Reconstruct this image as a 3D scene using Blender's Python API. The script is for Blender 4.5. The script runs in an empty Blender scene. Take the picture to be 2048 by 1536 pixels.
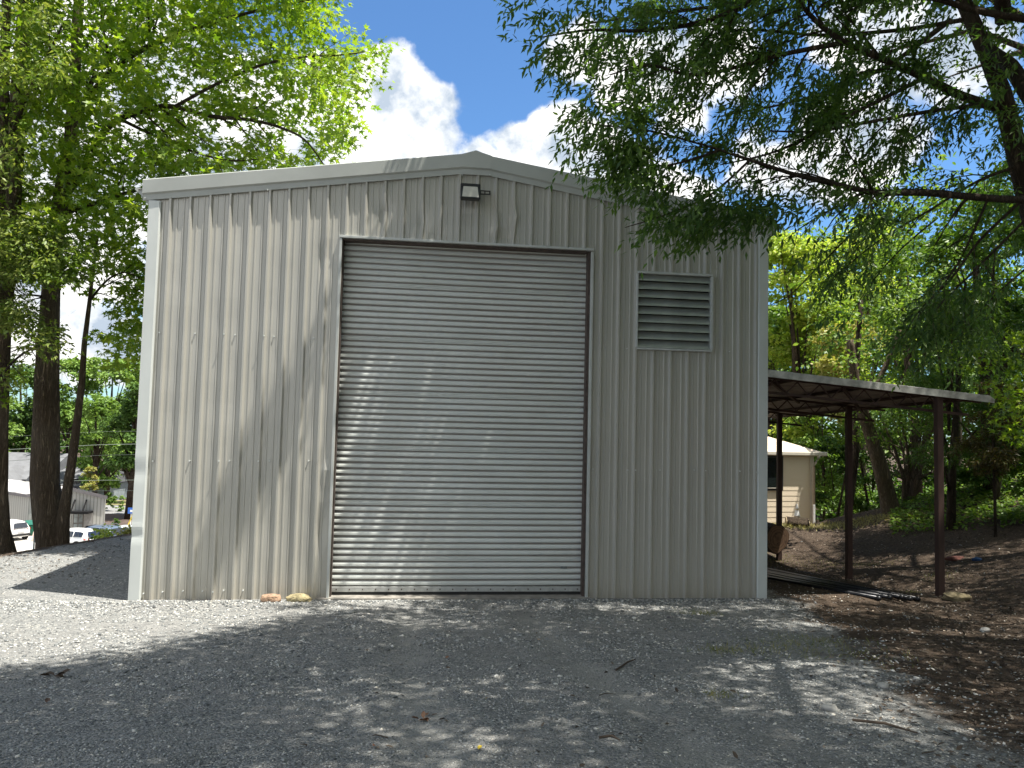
import bpy, math, random
import numpy as np
from mathutils import Vector, Matrix
random.seed(4)
rng = np.random.default_rng(11)
PI = math.pi
SC = bpy.context.scene
COL = SC.collection
A = np.array

# ------------------------------------------------------------------ camera
CP = A([4.3351, -12.3074, 2.7882]); YAW, PITCH, ROLL, F = 0.1187, 0.0580, 0.0240, 1499.0
cy, sy, cp, sp = math.cos(YAW), math.sin(YAW), math.cos(PITCH), math.sin(PITCH)
_r = A([cy, -sy, 0.0]); _f = A([sy*cp, cy*cp, sp]); _u = np.cross(_r, _f)
cr, sr = math.cos(ROLL), math.sin(ROLL)
CR, CU, CF = cr*_r + sr*_u, -sr*_r + cr*_u, _f
def ray(x, y): return CR*(x-1024)/F - CU*(y-768)/F + CF
def at(x, y, D): return CP + ray(x, y)*D                 # photo pixel + depth -> world
def onY(x, y, Y): d = ray(x, y); return CP + d*(Y-CP[1])/d[1]
def onZ(x, y, Z): d = ray(x, y); return CP + d*(Z-CP[2])/d[2]
cam = bpy.data.cameras.new('camera'); co = bpy.data.objects.new('camera', cam); COL.objects.link(co)
M = Matrix(((CR[0], CU[0], -CF[0], CP[0]), (CR[1], CU[1], -CF[1], CP[1]), (CR[2], CU[2], -CF[2], CP[2]), (0, 0, 0, 1)))
co.matrix_world = M
cam.sensor_width = 36; cam.lens = F/2048*36; cam.clip_start = .05; cam.clip_end = 5000
SC.camera = co
SC.cycles.max_bounces = 6; SC.cycles.diffuse_bounces = 3; SC.cycles.glossy_bounces = 2; SC.cycles.transmission_bounces = 3; SC.cycles.caustics_reflective = False; SC.cycles.caustics_refractive = False
SC.view_settings.view_transform = 'Standard'; SC.view_settings.look = 'None'
SC.view_settings.exposure = 1.81; SC.view_settings.gamma = 1

# ------------------------------------------------------------------ light
SUN = A([0.30, -0.122, 1.0]); SUN /= np.linalg.norm(SUN)
elev = math.asin(SUN[2]); azim = math.atan2(SUN[0], SUN[1])   # from +Y clockwise
sl = bpy.data.lights.new('sun', 'SUN'); sl.energy = 3.5; sl.angle = math.radians(.53); sl.color = (1, .95, .86)
so = bpy.data.objects.new('sun', sl); COL.objects.link(so)
so.rotation_euler = Vector(tuple(SUN)).to_track_quat('Z', 'Y').to_euler(); so.location = (0, 0, 30)

# ------------------------------------------------------------------ node helpers
class NT:
    def __init__(s, tree): s.t = tree; s.n = tree.nodes; s.l = tree.links
    def new(s, ty, **kw):
        n = s.n.new(ty)
        for k, v in kw.items(): setattr(n, k, v)
        return n
    def put(s, sock, v):
        if v is None: return
        if isinstance(v, bpy.types.NodeSocket): s.l.new(v, sock)
        else: sock.default_value = v
    def math(s, op, a, b=None, c=None, clamp=False):
        n = s.new('ShaderNodeMath', operation=op, use_clamp=clamp)
        for i, v in enumerate((a, b, c)): s.put(n.inputs[i], v)
        return n.outputs[0]
    def vec(s, op, a, b=None):
        n = s.new('ShaderNodeVectorMath', operation=op); s.put(n.inputs[0], a); s.put(n.inputs[1], b)
        return n.outputs[0]
    def mix(s, f, a, b, blend='MIX'):
        n = s.new('ShaderNodeMix', data_type='RGBA', blend_type=blend)
        s.put(n.inputs[0], f)
        for i, v in ((6, a), (7, b)):
            if not isinstance(v, bpy.types.NodeSocket) and len(v) == 3: v = (*v, 1)
            s.put(n.inputs[i], v)
        return n.outputs[2]
    def noise(s, scale, detail=4, rough=.55, vec=None, dist=0):
        n = s.new('ShaderNodeTexNoise'); s.put(n.inputs['Vector'], vec)
        n.inputs['Scale'].default_value = scale; n.inputs['Detail'].default_value = detail
        n.inputs['Roughness'].default_value = rough; n.inputs['Distortion'].default_value = dist
        return n.outputs[0]
    def vor(s, scale, vec=None, feature='F1', out='Distance'):
        n = s.new('ShaderNodeTexVoronoi', feature=feature); s.put(n.inputs['Vector'], vec)
        n.inputs['Scale'].default_value = scale
        return n.outputs[out]
    def ss(s, x, a, b):
        n = s.new('ShaderNodeMapRange', interpolation_type='SMOOTHSTEP'); s.put(n.inputs[0], x)
        n.inputs[1].default_value = a; n.inputs[2].default_value = b
        return n.outputs[0]
    def ramp(s, f, stops):
        n = s.new('ShaderNodeValToRGB'); e = n.color_ramp.elements
        while len(e) < len(stops): e.new(.5)
        for i, (p, c) in enumerate(stops): e[i].position = p; e[i].color = (*c, 1)
        s.put(n.inputs[0], f); return n.outputs[0]

def newmat(name):
    m = bpy.data.materials.new(name); m.use_nodes = True; t = NT(m.node_tree)
    b = t.n['Principled BSDF']; return m, t, b
def pm(name, col, rough=.6, metal=0, var=.15, vs=4, bump=0, bs=30, col2=None, spec=.5, stretch=(1, 1, 1)):
    m, t, b = newmat(name)
    tc = t.new('ShaderNodeTexCoord').outputs['Object']
    mp = t.new('ShaderNodeMapping'); t.l.new(tc, mp.inputs[0]); mp.inputs['Scale'].default_value = stretch; v = mp.outputs[0]
    n = t.noise(vs, 5, .6, v)
    c2 = col2 or tuple(c*(1-var*1.6) for c in col); c1 = tuple(min(1, c*(1+var*.8)) for c in col) if not col2 else col
    t.l.new(t.ramp(n, [(.3, c2), (.7, c1)]), b.inputs['Base Color'])
    b.inputs['Roughness'].default_value = rough; b.inputs['Metallic'].default_value = metal
    b.inputs['Specular IOR Level'].default_value = spec
    if bump:
        bn = t.new('ShaderNodeBump'); bn.inputs['Strength'].default_value = min(1, bump); bn.inputs['Distance'].default_value = .02*bump
        t.l.new(t.noise(bs, 6, .6, v), bn.inputs['Height']); t.l.new(bn.outputs[0], b.inputs['Normal'])
    return m
def leafmat(name, stops, trans=.45, rough=.45, spec=.35, tcol=None, big=.6):
    m, t, b = newmat(name)
    r = t.new('ShaderNodeNewGeometry').outputs['Random Per Island']
    tc = t.new('ShaderNodeTexCoord').outputs['Object']
    n = t.noise(big, 2, .5, tc)
    f = t.math('MULTIPLY_ADD', t.math('SUBTRACT', n, .5), 1.3, r, clamp=True)
    c = t.ramp(f, stops)
    t.l.new(c, b.inputs['Base Color']); b.inputs['Roughness'].default_value = rough
    b.inputs['Specular IOR Level'].default_value = spec
    tr = t.new('ShaderNodeBsdfTranslucent')
    t.l.new(t.mix(1.0, c, tcol or (1.0, 1.0, .45), 'MULTIPLY'), tr.inputs[0])
    mx = t.new('ShaderNodeMixShader'); mx.inputs[0].default_value = trans
    t.l.new(b.outputs[0], mx.inputs[1]); t.l.new(tr.outputs[0], mx.inputs[2])
    t.l.new(mx.outputs[0], t.n['Material Output'].inputs[0])
    return m
def barkmat(name, c1, c2, sc=1.0):
    m, t, b = newmat(name)
    tc = t.new('ShaderNodeTexCoord').outputs['Object']
    mp = t.new('ShaderNodeMapping'); t.l.new(tc, mp.inputs[0]); mp.inputs['Scale'].default_value = (sc, sc, sc*.14)
    n = t.noise(16, 6, .65, mp.outputs[0], .6); n2 = t.noise(1.2, 3, .5, tc)
    h = t.math('ABSOLUTE', t.math('SUBTRACT', n, .5))
    t.l.new(t.mix(t.ss(n2, .35, .7), t.ramp(h, [(0, tuple(x*.35 for x in c1)), (.16, c1)]), t.ramp(h, [(0, tuple(x*.4 for x in c2)), (.14, c2)])), b.inputs['Base Color'])
    b.inputs['Roughness'].default_value = .9; b.inputs['Specular IOR Level'].default_value = .2
    bn = t.new('ShaderNodeBump'); bn.inputs['Strength'].default_value = 1; bn.inputs['Distance'].default_value = .05
    t.l.new(t.ss(h, 0, .15), bn.inputs['Height']); t.l.new(bn.outputs[0], b.inputs['Normal'])
    return m

# ------------------------------------------------------------------ objects
def tag(o, label=None, cat=None, group=None, kind=None):
    if label: o['label'] = label
    if cat: o['category'] = cat
    if group: o['group'] = group
    if kind: o['kind'] = kind
    return o
def empty(name, loc=(0, 0, 0), rz=0, **kw):
    o = bpy.data.objects.new(name, None); COL.objects.link(o); o.location = tuple(loc); o.rotation_euler = (0, 0, rz)
    o.empty_display_size = .2
    return tag(o, **kw)
def mkobj(name, me, m=None, parent=None, smooth=False):
    if m is not None: me.materials.append(m)
    if smooth: me.polygons.foreach_set('use_smooth', [True]*len(me.polygons))
    o = bpy.data.objects.new(name, me); COL.objects.link(o)
    if parent: o.parent = parent
    return o
def np_mesh(name, V, faces_flat, tot):
    me = bpy.data.meshes.new(name)
    V = np.asarray(V, np.float32); ff = np.asarray(faces_flat, np.int32); tot = np.asarray(tot, np.int32)
    me.vertices.add(len(V)); me.vertices.foreach_set('co', V.ravel())
    me.loops.add(len(ff)); me.loops.foreach_set('vertex_index', ff)
    me.polygons.add(len(tot)); me.polygons.foreach_set('loop_start', np.concatenate([[0], np.cumsum(tot)[:-1]]).astype(np.int32))
    me.polygons.foreach_set('loop_total', tot)
    me.update(calc_edges=True); me.validate()
    return me
class MB:
    def __init__(s): s.v = []; s.f = []
    def add(s, vs, fs):
        o = len(s.v); s.v += [tuple(map(float, v)) for v in vs]; s.f += [[i+o for i in f] for f in fs]; return s
    def box(s, x0, x1, y0, y1, z0, z1):
        return s.add([(x0,y0,z0),(x1,y0,z0),(x1,y1,z0),(x0,y1,z0),(x0,y0,z1),(x1,y0,z1),(x1,y1,z1),(x0,y1,z1)],
              [(0,3,2,1),(4,5,6,7),(0,1,5,4),(1,2,6,5),(2,3,7,6),(3,0,4,7)])
    def hexa(s, p8): return s.add(p8, [(0,3,2,1),(4,5,6,7),(0,1,5,4),(1,2,6,5),(2,3,7,6),(3,0,4,7)])
    def sweep(s, prof, path, cap=True):
        """prof: list of offset vectors lists per path point: path = list of lists of 3D points"""
        n = len(path[0]); o = len(s.v)
        for ring in path: s.v += [tuple(map(float, p)) for p in ring]
        for i in range(len(path)-1):
            for j in range(n):
                a = o+i*n+j; b = o+i*n+(j+1) % n; s.f.append([a, b, b+n, a+n])
        if cap: s.f.append(list(range(o+n-1, o-1, -1))); s.f.append(list(range(o+(len(path)-1)*n, o+len(path)*n)))
        return s
    def tube(s, pts, r, n=6, cap=True):
        pts = [A(p, float) for p in pts]; rs = r if hasattr(r, '__len__') else [r]*len(pts); rings = []
        for i, p in enumerate(pts):
            d = pts[min(i+1, len(pts)-1)]-pts[max(i-1, 0)]; d = d/np.linalg.norm(d)
            a = np.cross(d, (0, 0, 1) if abs(d[2]) < .9 else (1, 0, 0)); a /= np.linalg.norm(a); b = np.cross(d, a)
            rings.append([p + rs[i]*(math.cos(2*PI*k/n)*a+math.sin(2*PI*k/n)*b) for k in range(n)])
        return s.sweep(None, rings, cap)
    def beam(s, p, q, w, h):
        p, q = A(p, float), A(q, float); d = (q-p)/np.linalg.norm(q-p)
        a = np.cross(d, (0, 0, 1) if abs(d[2]) < .95 else (0, 1, 0)); a /= np.linalg.norm(a); b = np.cross(a, d)
        return s.sweep(None, [[c+a*x*w/2+b*y*h/2 for x, y in ((-1,-1),(1,-1),(1,1),(-1,1))] for c in (p, q)])
    def cyl(s, c, ax, r, h, n=20):
        c = A(c, float); ax = A(ax, float); return s.tube([c-ax*h/2, c+ax*h/2], r, n)
    def build(s, name, m=None, parent=None, smooth=False, bevel=0):
        me = bpy.data.meshes.new(name); me.from_pydata(s.v, [], s.f); me.update()
        o = mkobj(name, me, m, parent, smooth)
        if bevel:
            b = o.modifiers.new('b', 'BEVEL'); b.width = bevel; b.segments = 2; b.limit_method = 'ANGLE'
        return o
def copy_tree(o, parent=None):
    c = o.copy(); COL.objects.link(c)
    if parent: c.parent = parent
    for ch in list(o.children): copy_tree(ch, c)
    return c

# ------------------------------------------------------------------ terrain height
def sstep(x, a, b):
    t = np.clip((x-a)/(b-a), 0, 1); return t*t*(3-2*t)
_ph = rng.uniform(0, 6.28, (24, 3)); _k = rng.normal(0, 1, (24, 2))
def wob(x, y, s):
    r = 0
    for i in range(12): r = r + np.sin((_k[i, 0]*x+_k[i, 1]*y)*s+_ph[i, 0])
    return r/5
def H(x, y):
    x = np.asarray(x, float); y = np.asarray(y, float)
    front = .105*np.maximum(0, -y-.6)
    front = np.where(y < -16, .105*15.4, front)
    back = -.085*np.clip(y, 0, 6)*sstep(x, 9.5, 11)
    mound = .40*sstep(y, 5.2, 8.8)*sstep(x, 10.5, 12.5)*(1-.85*sstep(x, 14.2, 17.0))
    drop = -1.25*sstep(y, 9.6, 15)*sstep(x, 7, 10)
    bank = .17*np.maximum(0, x-13.7+.12*np.maximum(0, -y))**1.15*(1-sstep(y, 9, 14))
    bank = np.minimum(bank, 3.2)
    d = (x+3.8)*-.91+(y-3.7)*.41
    left = -np.clip(.62*np.maximum(0, d-.3), 0, 7.75)*(1-sstep(x, 1.5, 12))
    lfront = .05*np.clip(-x, 0, 5)*sstep(-y, -1.5, 2)
    h = front+back+mound+drop+bank+left+lfront
    near = (1-sstep(np.hypot(x-5, y+2), 14, 30))
    h = h + near*(.022*wob(x, y, 1.6)+.012*wob(y, x, 4.2))*sstep(-y, -.2, .8) + near*.05*wob(x, y, 2.1)*sstep(x, 10.8, 12.5)*1.0
    for xc in (4.25, 5.95):
        xr = xc+.10*np.sin(y*.5)-.02*y; h = h-.022*np.exp(-((x-xr)/.20)**2)*sstep(-y, .6, 1.6)+.010*np.exp(-((np.abs(x-xr)-.36)/.12)**2)*sstep(-y, .6, 1.6)
    # little wall-side spill of gravel
    h = h + .03*np.exp(-((y+.35)/.25)**2)*(x > -.1)*(x < 10.3)
    under = (x > .15)*(x < 10.05)*(y > .05)*(y < 12)
    return np.where(under, -.1, h)
def Hs(x, y): return float(H(x, y))

def grid_sheet(xs, ys, zf):
    X, Y = np.meshgrid(xs, ys); Z = zf(X, Y)
    V = np.stack([X, Y, Z], -1).reshape(-1, 3); nx, ny = len(xs), len(ys)
    i = (np.arange(ny-1)[:, None]*nx+np.arange(nx-1)[None]).ravel()
    F4 = np.stack([i, i+1, i+nx+1, i+nx], 1)
    return V, F4.ravel(), np.full(len(F4), 4)
def far(a, b, n, g=1.0): t = np.linspace(0, 1, n)**2.2; return a+(b-a)*t
xs = np.concatenate([far(-4.5, -420, 60)[:0:-1], np.arange(-4.5, 17, .075), far(17, 420, 60)])
ys = np.concatenate([far(-10, -160, 26)[:0:-1], np.arange(-10, 9.5, .075), far(9.5, 900, 70)])
V, Ff, T = grid_sheet(xs, ys, H)
me = np_mesh('ground', V, Ff, T)
soil = np.maximum(sstep(V[:, 0]-(10.5+.33*np.minimum(V[:, 1], 0)), -1.0, 1.2), 0)
dd = (V[:, 0]+3.8)*-.91+(V[:, 1]-3.7)*.41
soil = np.maximum(soil, sstep(dd, -.25, .35))
soil = np.maximum(soil, sstep(np.hypot(V[:, 0]-4, V[:, 1]), 22, 30))
at_ = me.attributes.new('soil', 'FLOAT', 'POINT'); at_.data.foreach_set('value', soil.astype(np.float32))
trk = sum(np.exp(-((V[:, 0]-(xc+.10*np.sin(V[:, 1]*.5)-.02*V[:, 1]))/.27)**2) for xc in (4.25, 5.95))*sstep(-V[:, 1], .5, 2)
at2 = me.attributes.new('track', 'FLOAT', 'POINT'); at2.data.foreach_set('value', trk.astype(np.float32))
m, t, b = newmat('ground')
tc = t.new('ShaderNodeTexCoord').outputs['Object']
sa = t.new('ShaderNodeAttribute', attribute_name='soil').outputs['Fac']
n1 = t.noise(1.1, 6, .62, tc); n2 = t.noise(14, 4, .6, tc); n3 = t.noise(90, 3, .6, tc)
smask = t.ss(t.math('ADD', sa, t.math('MULTIPLY', t.math('SUBTRACT', n1, .5), 1.5)), .3, .72)
cell = t.vor(48, tc, out='Color'); cd = t.vor(48, tc)
sep = t.new('ShaderNodeSeparateColor'); t.l.new(cell, sep.inputs[0])
gcol = t.ramp(sep.outputs[0], [(0, (.10, .105, .105)), (.4, (.24, .25, .245)), (.8, (.40, .405, .385)), (1, (.60, .57, .50))])
dust = t.ramp(n2, [(.3, (.22, .22, .21)), (.7, (.42, .41, .38))])
gcol = t.mix(t.math('MULTIPLY', t.ss(n1, .38, .66), .8), gcol, dust)
n4 = t.noise(5, 5, .7, tc); gcol = t.mix(t.math('MULTIPLY', t.ss(n4, .45, .68), .45), gcol, (.12, .125, .12))
gcol = t.mix(.35, gcol, t.ramp(n3, [(.3, (.10, .105, .11)), (.7, (.36, .36, .36))]))
tk = t.new('ShaderNodeAttribute', attribute_name='track').outputs['Fac']
gcol = t.mix(t.math('MULTIPLY', tk, t.ss(n1, .3, .6)), gcol, t.mix(.5, dust, (.36, .36, .34)))
scol = t.ramp(n2, [(.25, (.035, .026, .019)), (.55, (.085, .062, .045)), (.8, (.15, .118, .09))])
t.l.new(t.mix(smask, gcol, scol), b.inputs['Base Color'])
b.inputs['Roughness'].default_value = .95; b.inputs['Specular IOR Level'].default_value = .15
hgt = t.math('ADD', t.math('MULTIPLY', t.ss(cd, 0, .7), -.6), t.math('MULTIPLY', n3, .8))
bn = t.new('ShaderNodeBump'); bn.inputs['Strength'].default_value = 1; bn.inputs['Distance'].default_value = .03
t.l.new(hgt, bn.inputs['Height']); t.l.new(bn.outputs[0], b.inputs['Normal'])
tag(mkobj('ground', me, m, smooth=True), kind='structure')

# ------------------------------------------------------------------ scatter helpers
def rotmats(n, flat=1.0):
    a = rng.uniform(0, 2*PI, n); t1 = rng.normal(0, .5*flat, n); t2 = rng.normal(0, .5*flat, n)
    ca, sa_ = np.cos(a), np.sin(a); c1, s1, c2, s2 = np.cos(t1), np.sin(t1), np.cos(t2), np.sin(t2)
    Z = np.zeros(n); O = np.ones(n)
    Rz = np.stack([ca, -sa_, Z, sa_, ca, Z, Z, Z, O], -1).reshape(n, 3, 3)
    Rx = np.stack([O, Z, Z, Z, c1, -s1, Z, s1, c1], -1).reshape(n, 3, 3)
    Ry = np.stack([c2, Z, s2, Z, O, Z, -s2, Z, c2], -1).reshape(n, 3, 3)
    return Rz@Rx@Ry
def scatter(name, tv, tf, pos, Rm, scale, mat, parent=None, smooth=False, jitter=0):
    tv = A(tv, float); n = len(pos); k = len(tv)
    L = tv[None]*scale[:, None, :]
    if jitter: L = L*(1+rng.uniform(-jitter, jitter, (n, k, 1)))
    Vv = np.einsum('nij,nkj->nki', Rm, L)+pos[:, None, :]
    ff = np.concatenate([A(f) for f in tf]); tot = A([len(f) for f in tf])
    FF = (ff[None]+(np.arange(n)*k)[:, None]).ravel()
    return mkobj(name, np_mesh(name, Vv.reshape(-1, 3), FF, np.tile(tot, n)), mat, parent, smooth)
def frames(d, nrm):
    d = d/np.linalg.norm(d, axis=1, keepdims=True)
    s = np.cross(nrm, d); s /= np.linalg.norm(s, axis=1, keepdims=True)+1e-9
    n = np.cross(d, s); return np.stack([d, s, n], -1)
LANCE = ([(0,0,0),(.38,.5,.12),(1,0,0),(.38,-.5,.12)], [(0,2,1),(0,3,2)])
BROAD = ([(0,0,0),(.25,.42,.1),(.65,.42,.1),(1,0,-.05),(.65,-.42,.1),(.25,-.42,.1)], [(0,3,2,1),(0,5,4,3)])
_st = []
for k_, (a_, r_) in enumerate([(180,.05),(115,.34),(82,.20),(62,.62),(33,.28),(0,.75),(-33,.28),(-62,.62),(-82,.20),(-115,.34)]):
    _st.append((.3+r_*math.cos(math.radians(a_)), r_*math.sin(math.radians(a_)), .1*abs(math.sin(math.radians(a_)))*r_))
STAR = (_st, [tuple(range(9, -1, -1))])
def rnd_unit(n):
    v = rng.normal(0, 1, (n, 3)); return v/np.linalg.norm(v, axis=1, keepdims=True)
class Leaves:
    def __init__(s): s.p = []; s.d = []; s.n = []; s.s = []
    def add(s, p, d, n, sc): s.p.append(p); s.d.append(d); s.n.append(n); s.s.append(sc)
    def build(s, name, tpl, mat, parent=None):
        p = np.concatenate(s.p); d = np.concatenate(s.d); n = np.concatenate(s.n); sc = np.concatenate(s.s)
        return scatter(name, tpl[0], tpl[1], p, frames(d, n), sc, mat, parent)
    def sprays(s, cen, k, rad, length, width, droop=.35, flat=.45):
        n = len(cen); up = rnd_unit(n)*flat+A([0, 0, 1.0]); up /= np.linalg.norm(up, axis=1, keepdims=True)
        a = np.cross(up, rnd_unit(n)); a /= np.linalg.norm(a, axis=1, keepdims=True); b_ = np.cross(up, a)
        th = rng.uniform(0, 2*PI, (n, k)); rr = np.sqrt(rng.uniform(.02, 1, (n, k)))*rad*rng.uniform(.6, 1.2, (n, 1))
        dirr = np.cos(th)[..., None]*a[:, None]+np.sin(th)[..., None]*b_[:, None]
        P = cen[:, None]+dirr*rr[..., None]+up[:, None]*rng.normal(0, rad*.22, (n, k))[..., None]
        P[..., 2] -= droop*rr**2/rad
        D = dirr+rng.normal(0, .45, (n, k, 3)); D[..., 2] -= droop+.15
        N = up[:, None]+rng.normal(0, .5, (n, k, 3))
        S = rng.uniform(.65, 1.2, (n, k)); S = np.stack([S*length, S*width, S*width], -1)
        s.add(P.reshape(-1, 3), D.reshape(-1, 3), N.reshape(-1, 3), S.reshape(-1, 3))
def clump_pts(c, r, n, shell=.45):
    u = rnd_unit(n); u[:, 2] = np.where(u[:, 2] < -.3, -u[:, 2], u[:, 2])
    rr = rng.uniform(shell, 1, n)**.6
    r = A(r if hasattr(r, '__len__') else (r, r, r*.75), float)
    return A(c)+u*rr[:, None]*r

# ------------------------------------------------------------------ world: Nishita sky with cumulus
W = bpy.data.worlds.new('World'); SC.world = W; W.use_nodes = True
t = NT(W.node_tree); bg = t.n['Background']
sky = t.new('ShaderNodeTexSky', sky_type='NISHITA'); sky.sun_disc = False
sky.sun_elevation = elev; sky.sun_rotation = azim; sky.air_density = 1.0; sky.dust_density = .4; sky.ozone_density = 2.0
STR = .12
gen = t.new('ShaderNodeTexCoord').outputs['Generated']
nrm = t.new('ShaderNodeVectorMath', operation='NORMALIZE'); t.l.new(gen, nrm.inputs[0]); dv = nrm.outputs[0]
sx = t.new('ShaderNodeSeparateXYZ'); t.l.new(dv, sx.inputs[0])
az = t.math('ARCTAN2', sx.outputs[0], sx.outputs[1]); el = t.math('ARCSINE', sx.outputs[2])
def wn(scale, detail, rough, off):
    return t.noise(scale, detail, rough, t.vec('ADD', dv, off))
nz = t.math('SUBTRACT', wn(7, 8, .6, (0, 0, 0)), .5)
nz2 = t.math('SUBTRACT', wn(16, 8, .62, (3, 1, 2)), .5)
bil = t.math('SUBTRACT', t.vor(17, t.vec('ADD', dv, t.vec('SCALE', dv, (0, 0, 0))), 'SMOOTH_F1'), .35)
def dirof(px, py):
    d = ray(px, py); d = d/np.linalg.norm(d); return math.atan2(d[0], d[1]), math.asin(d[2])
def field(blobs):
    f = None
    for (px, py, rx, ry, s) in blobs:
        a0, e0 = dirof(px, py)
        qa = t.math('DIVIDE', t.math('SUBTRACT', az, a0), rx/F); qe = t.math('DIVIDE', t.math('SUBTRACT', el, e0), ry/F)
        d = t.math('SQRT', t.math('ADD', t.math('MULTIPLY', qa, qa), t.math('MULTIPLY', qe, qe)))
        g = t.math('MULTIPLY', t.math('SUBTRACT', 1.0, d), s)
        f = g if f is None else t.math('SMOOTH_MAX', f, g, .12)
    return f
blobs = [(200,250,340,260,1.2),(480,270,210,170,1.1),(100,500,220,170,.9),(250,30,200,120,.7),(770,175,85,90,1),(800,235,125,105,1),(720,290,190,130,1),(600,300,260,120,1),(870,215,55,55,.8),(840,320,120,90,1),(640,160,90,70,.7),
         (1120,300,110,100,1),(1040,290,80,55,.8),(970,320,60,45,.7),(1190,330,160,95,1),(1250,400,200,100,1),
         (1160,110,100,65,.75),(1290,150,140,90,.8),(1420,130,150,90,.8),(1350,230,120,60,.5),(1740,60,120,80,.9),(1900,110,140,90,.9),
         (1700,300,150,110,1),(1560,330,120,80,.7),(200,250,220,120,.7),(420,240,150,90,.9),(60,640,170,90,.9),(230,690,140,80,.9),(20,180,150,150,.5)]
fb = field(blobs)
# elsewhere: scattered cloud by noise (outside the photographed part of the sky)
gmask = t.ss(t.math('ABSOLUTE', t.math('SUBTRACT', az, YAW)), .72, 1.0)
gen_c = t.math('MULTIPLY', t.math('SUBTRACT', wn(2.2, 6, .55, (5, 2, 1)), .39), 3.0)
fb = t.math('MAXIMUM', fb, t.math('SUBTRACT', gen_c, t.math('MULTIPLY', t.math('SUBTRACT', 1.0, gmask), 2.0)))
fld = t.math('ADD', fb, t.math('ADD', t.math('MULTIPLY', nz, 1.0), t.math('MULTIPLY', nz2, .55)))
fld = t.math('SUBTRACT', fld, t.math('MULTIPLY', bil, .35))
mask = t.ss(fld, .02, .26)
thick = t.ss(fld, .15, 1.0)
inner = t.math('SUBTRACT', t.noise(9, 7, .6, t.vec('ADD', dv, (1.02, .3, .055))), t.noise(9, 7, .6, t.vec('ADD', dv, (1.0, .3, .0))))
shade = t.math('ADD', .83, t.math('MULTIPLY', inner, 3.4))
shade = t.math('ADD', shade, t.math('MULTIPLY', t.math('SUBTRACT', .28, bil), .22))
shade = t.math('SUBTRACT', shade, t.math('MULTIPLY', thick, .20), clamp=True)
ccol = t.ramp(shade, [(.3, (.40, .47, .56)), (.62, (.68, .71, .74)), (.95, (1.0, .985, .95))])
cbr = t.new('ShaderNodeVectorMath', operation='SCALE'); t.l.new(ccol, cbr.inputs[0]); cbr.inputs[3].default_value = .42/STR
tint = t.mix(1.0, sky.outputs[0], (.261, .374, .466), 'MULTIPLY')
mixc = t.mix(mask, tint, cbr.outputs[0])
t.l.new(mixc, bg.inputs[0]); bg.inputs[1].default_value = STR
# ------------------------------------------------------------------ metal building
BW, BD = 10.186, 11.0
def ztop(x): return 6.25+.150*min(x, BW-x)
DX0, DX1, DZ = 2.968, 7.09, 5.80
LX0, LX1, LZ0, LZ1 = 7.912, 9.202, 4.182, 5.465
mwall, t, b = newmat('wall_metal')
tc = t.new('ShaderNodeTexCoord').outputs['Object']; sx_ = t.new('ShaderNodeSeparateXYZ'); t.l.new(tc, sx_.inputs[0])
mpv = t.new('ShaderNodeMapping'); t.l.new(tc, mpv.inputs[0]); mpv.inputs['Scale'].default_value = (6, 6, .5)
streak = t.noise(2.2, 5, .65, mpv.outputs[0]); blot = t.noise(.9, 4, .6, tc); fine = t.noise(60, 2, .5, tc)
base = t.ramp(t.math('ADD', t.math('MULTIPLY', streak, .6), t.math('MULTIPLY', blot, .4)), [(.3, (.41, .40, .355)), (.7, (.45, .44, .395))])
dirt = t.math('MULTIPLY', t.ss(t.math('ADD', sx_.outputs[2], t.math('MULTIPLY', streak, .9)), .9, .25), .28)
base = t.mix(dirt, base, (.40, .325, .225))
base = t.mix(t.math('MULTIPLY', t.ss(fine, .62, .75), .10), base, (.2, .19, .17))
t.l.new(base, b.inputs['Base Color']); b.inputs['Roughness'].default_value = .33; b.inputs['Specular IOR Level'].default_value = .6; b.inputs['Coat Weight'].default_value = .5; b.inputs['Coat Roughness'].default_value = .22; b.inputs['Metallic'].default_value = .15
mtrim = pm('trim_metal', (.60, .63, .61), .38, .0, .07, 1.5, stretch=(1, 1, .4))
mrake = pm('rake_metal', (.43, .45, .425), .38, .0, .06, 1.2)
mbuild = empty('metal_building', (0, 0, 0), label='large beige ribbed metal shed with a tall roll-up door and low gabled roof', cat='metal building')
def rib_profile(x0, x1, first=.274, pitch=.3048):
    pts = []
    for i in range(-1, 36):
        c = first+i*pitch
        for dx, y in ((-.040, 0), (-.014, -.042), (.014, -.042), (.040, 0)): pts.append((c+dx, y))
        for q in (1/3, 2/3):
            m_ = c+q*pitch
            for dx, y in ((-.017, 0), (-.010, -.0075), (.010, -.0075), (.017, 0)): pts.append((m_+dx, y))
    pts = [p for p in pts if x0+.002 < p[0] < x1-.002]
    return [(x0, 0)]+pts+[(x1, 0)]
def yat(prof, x):
    for (a, ya), (b_, yb) in zip(prof, prof[1:]):
        if a <= x <= b_: return ya+(yb-ya)*(x-a)/(b_-a)
    return 0
prof = rib_profile(.06, BW-.06)
for xx in (DX0, DX1, LX0, LX1): prof.append((xx, yat(prof, xx)))
prof = sorted(prof)
zr = sorted(set([-.3]+[round(.17*i, 3) for i in range(0, 37)]+[LZ0, LZ1, DZ])); zr = [z for z in zr if z < 6.16]
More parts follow.
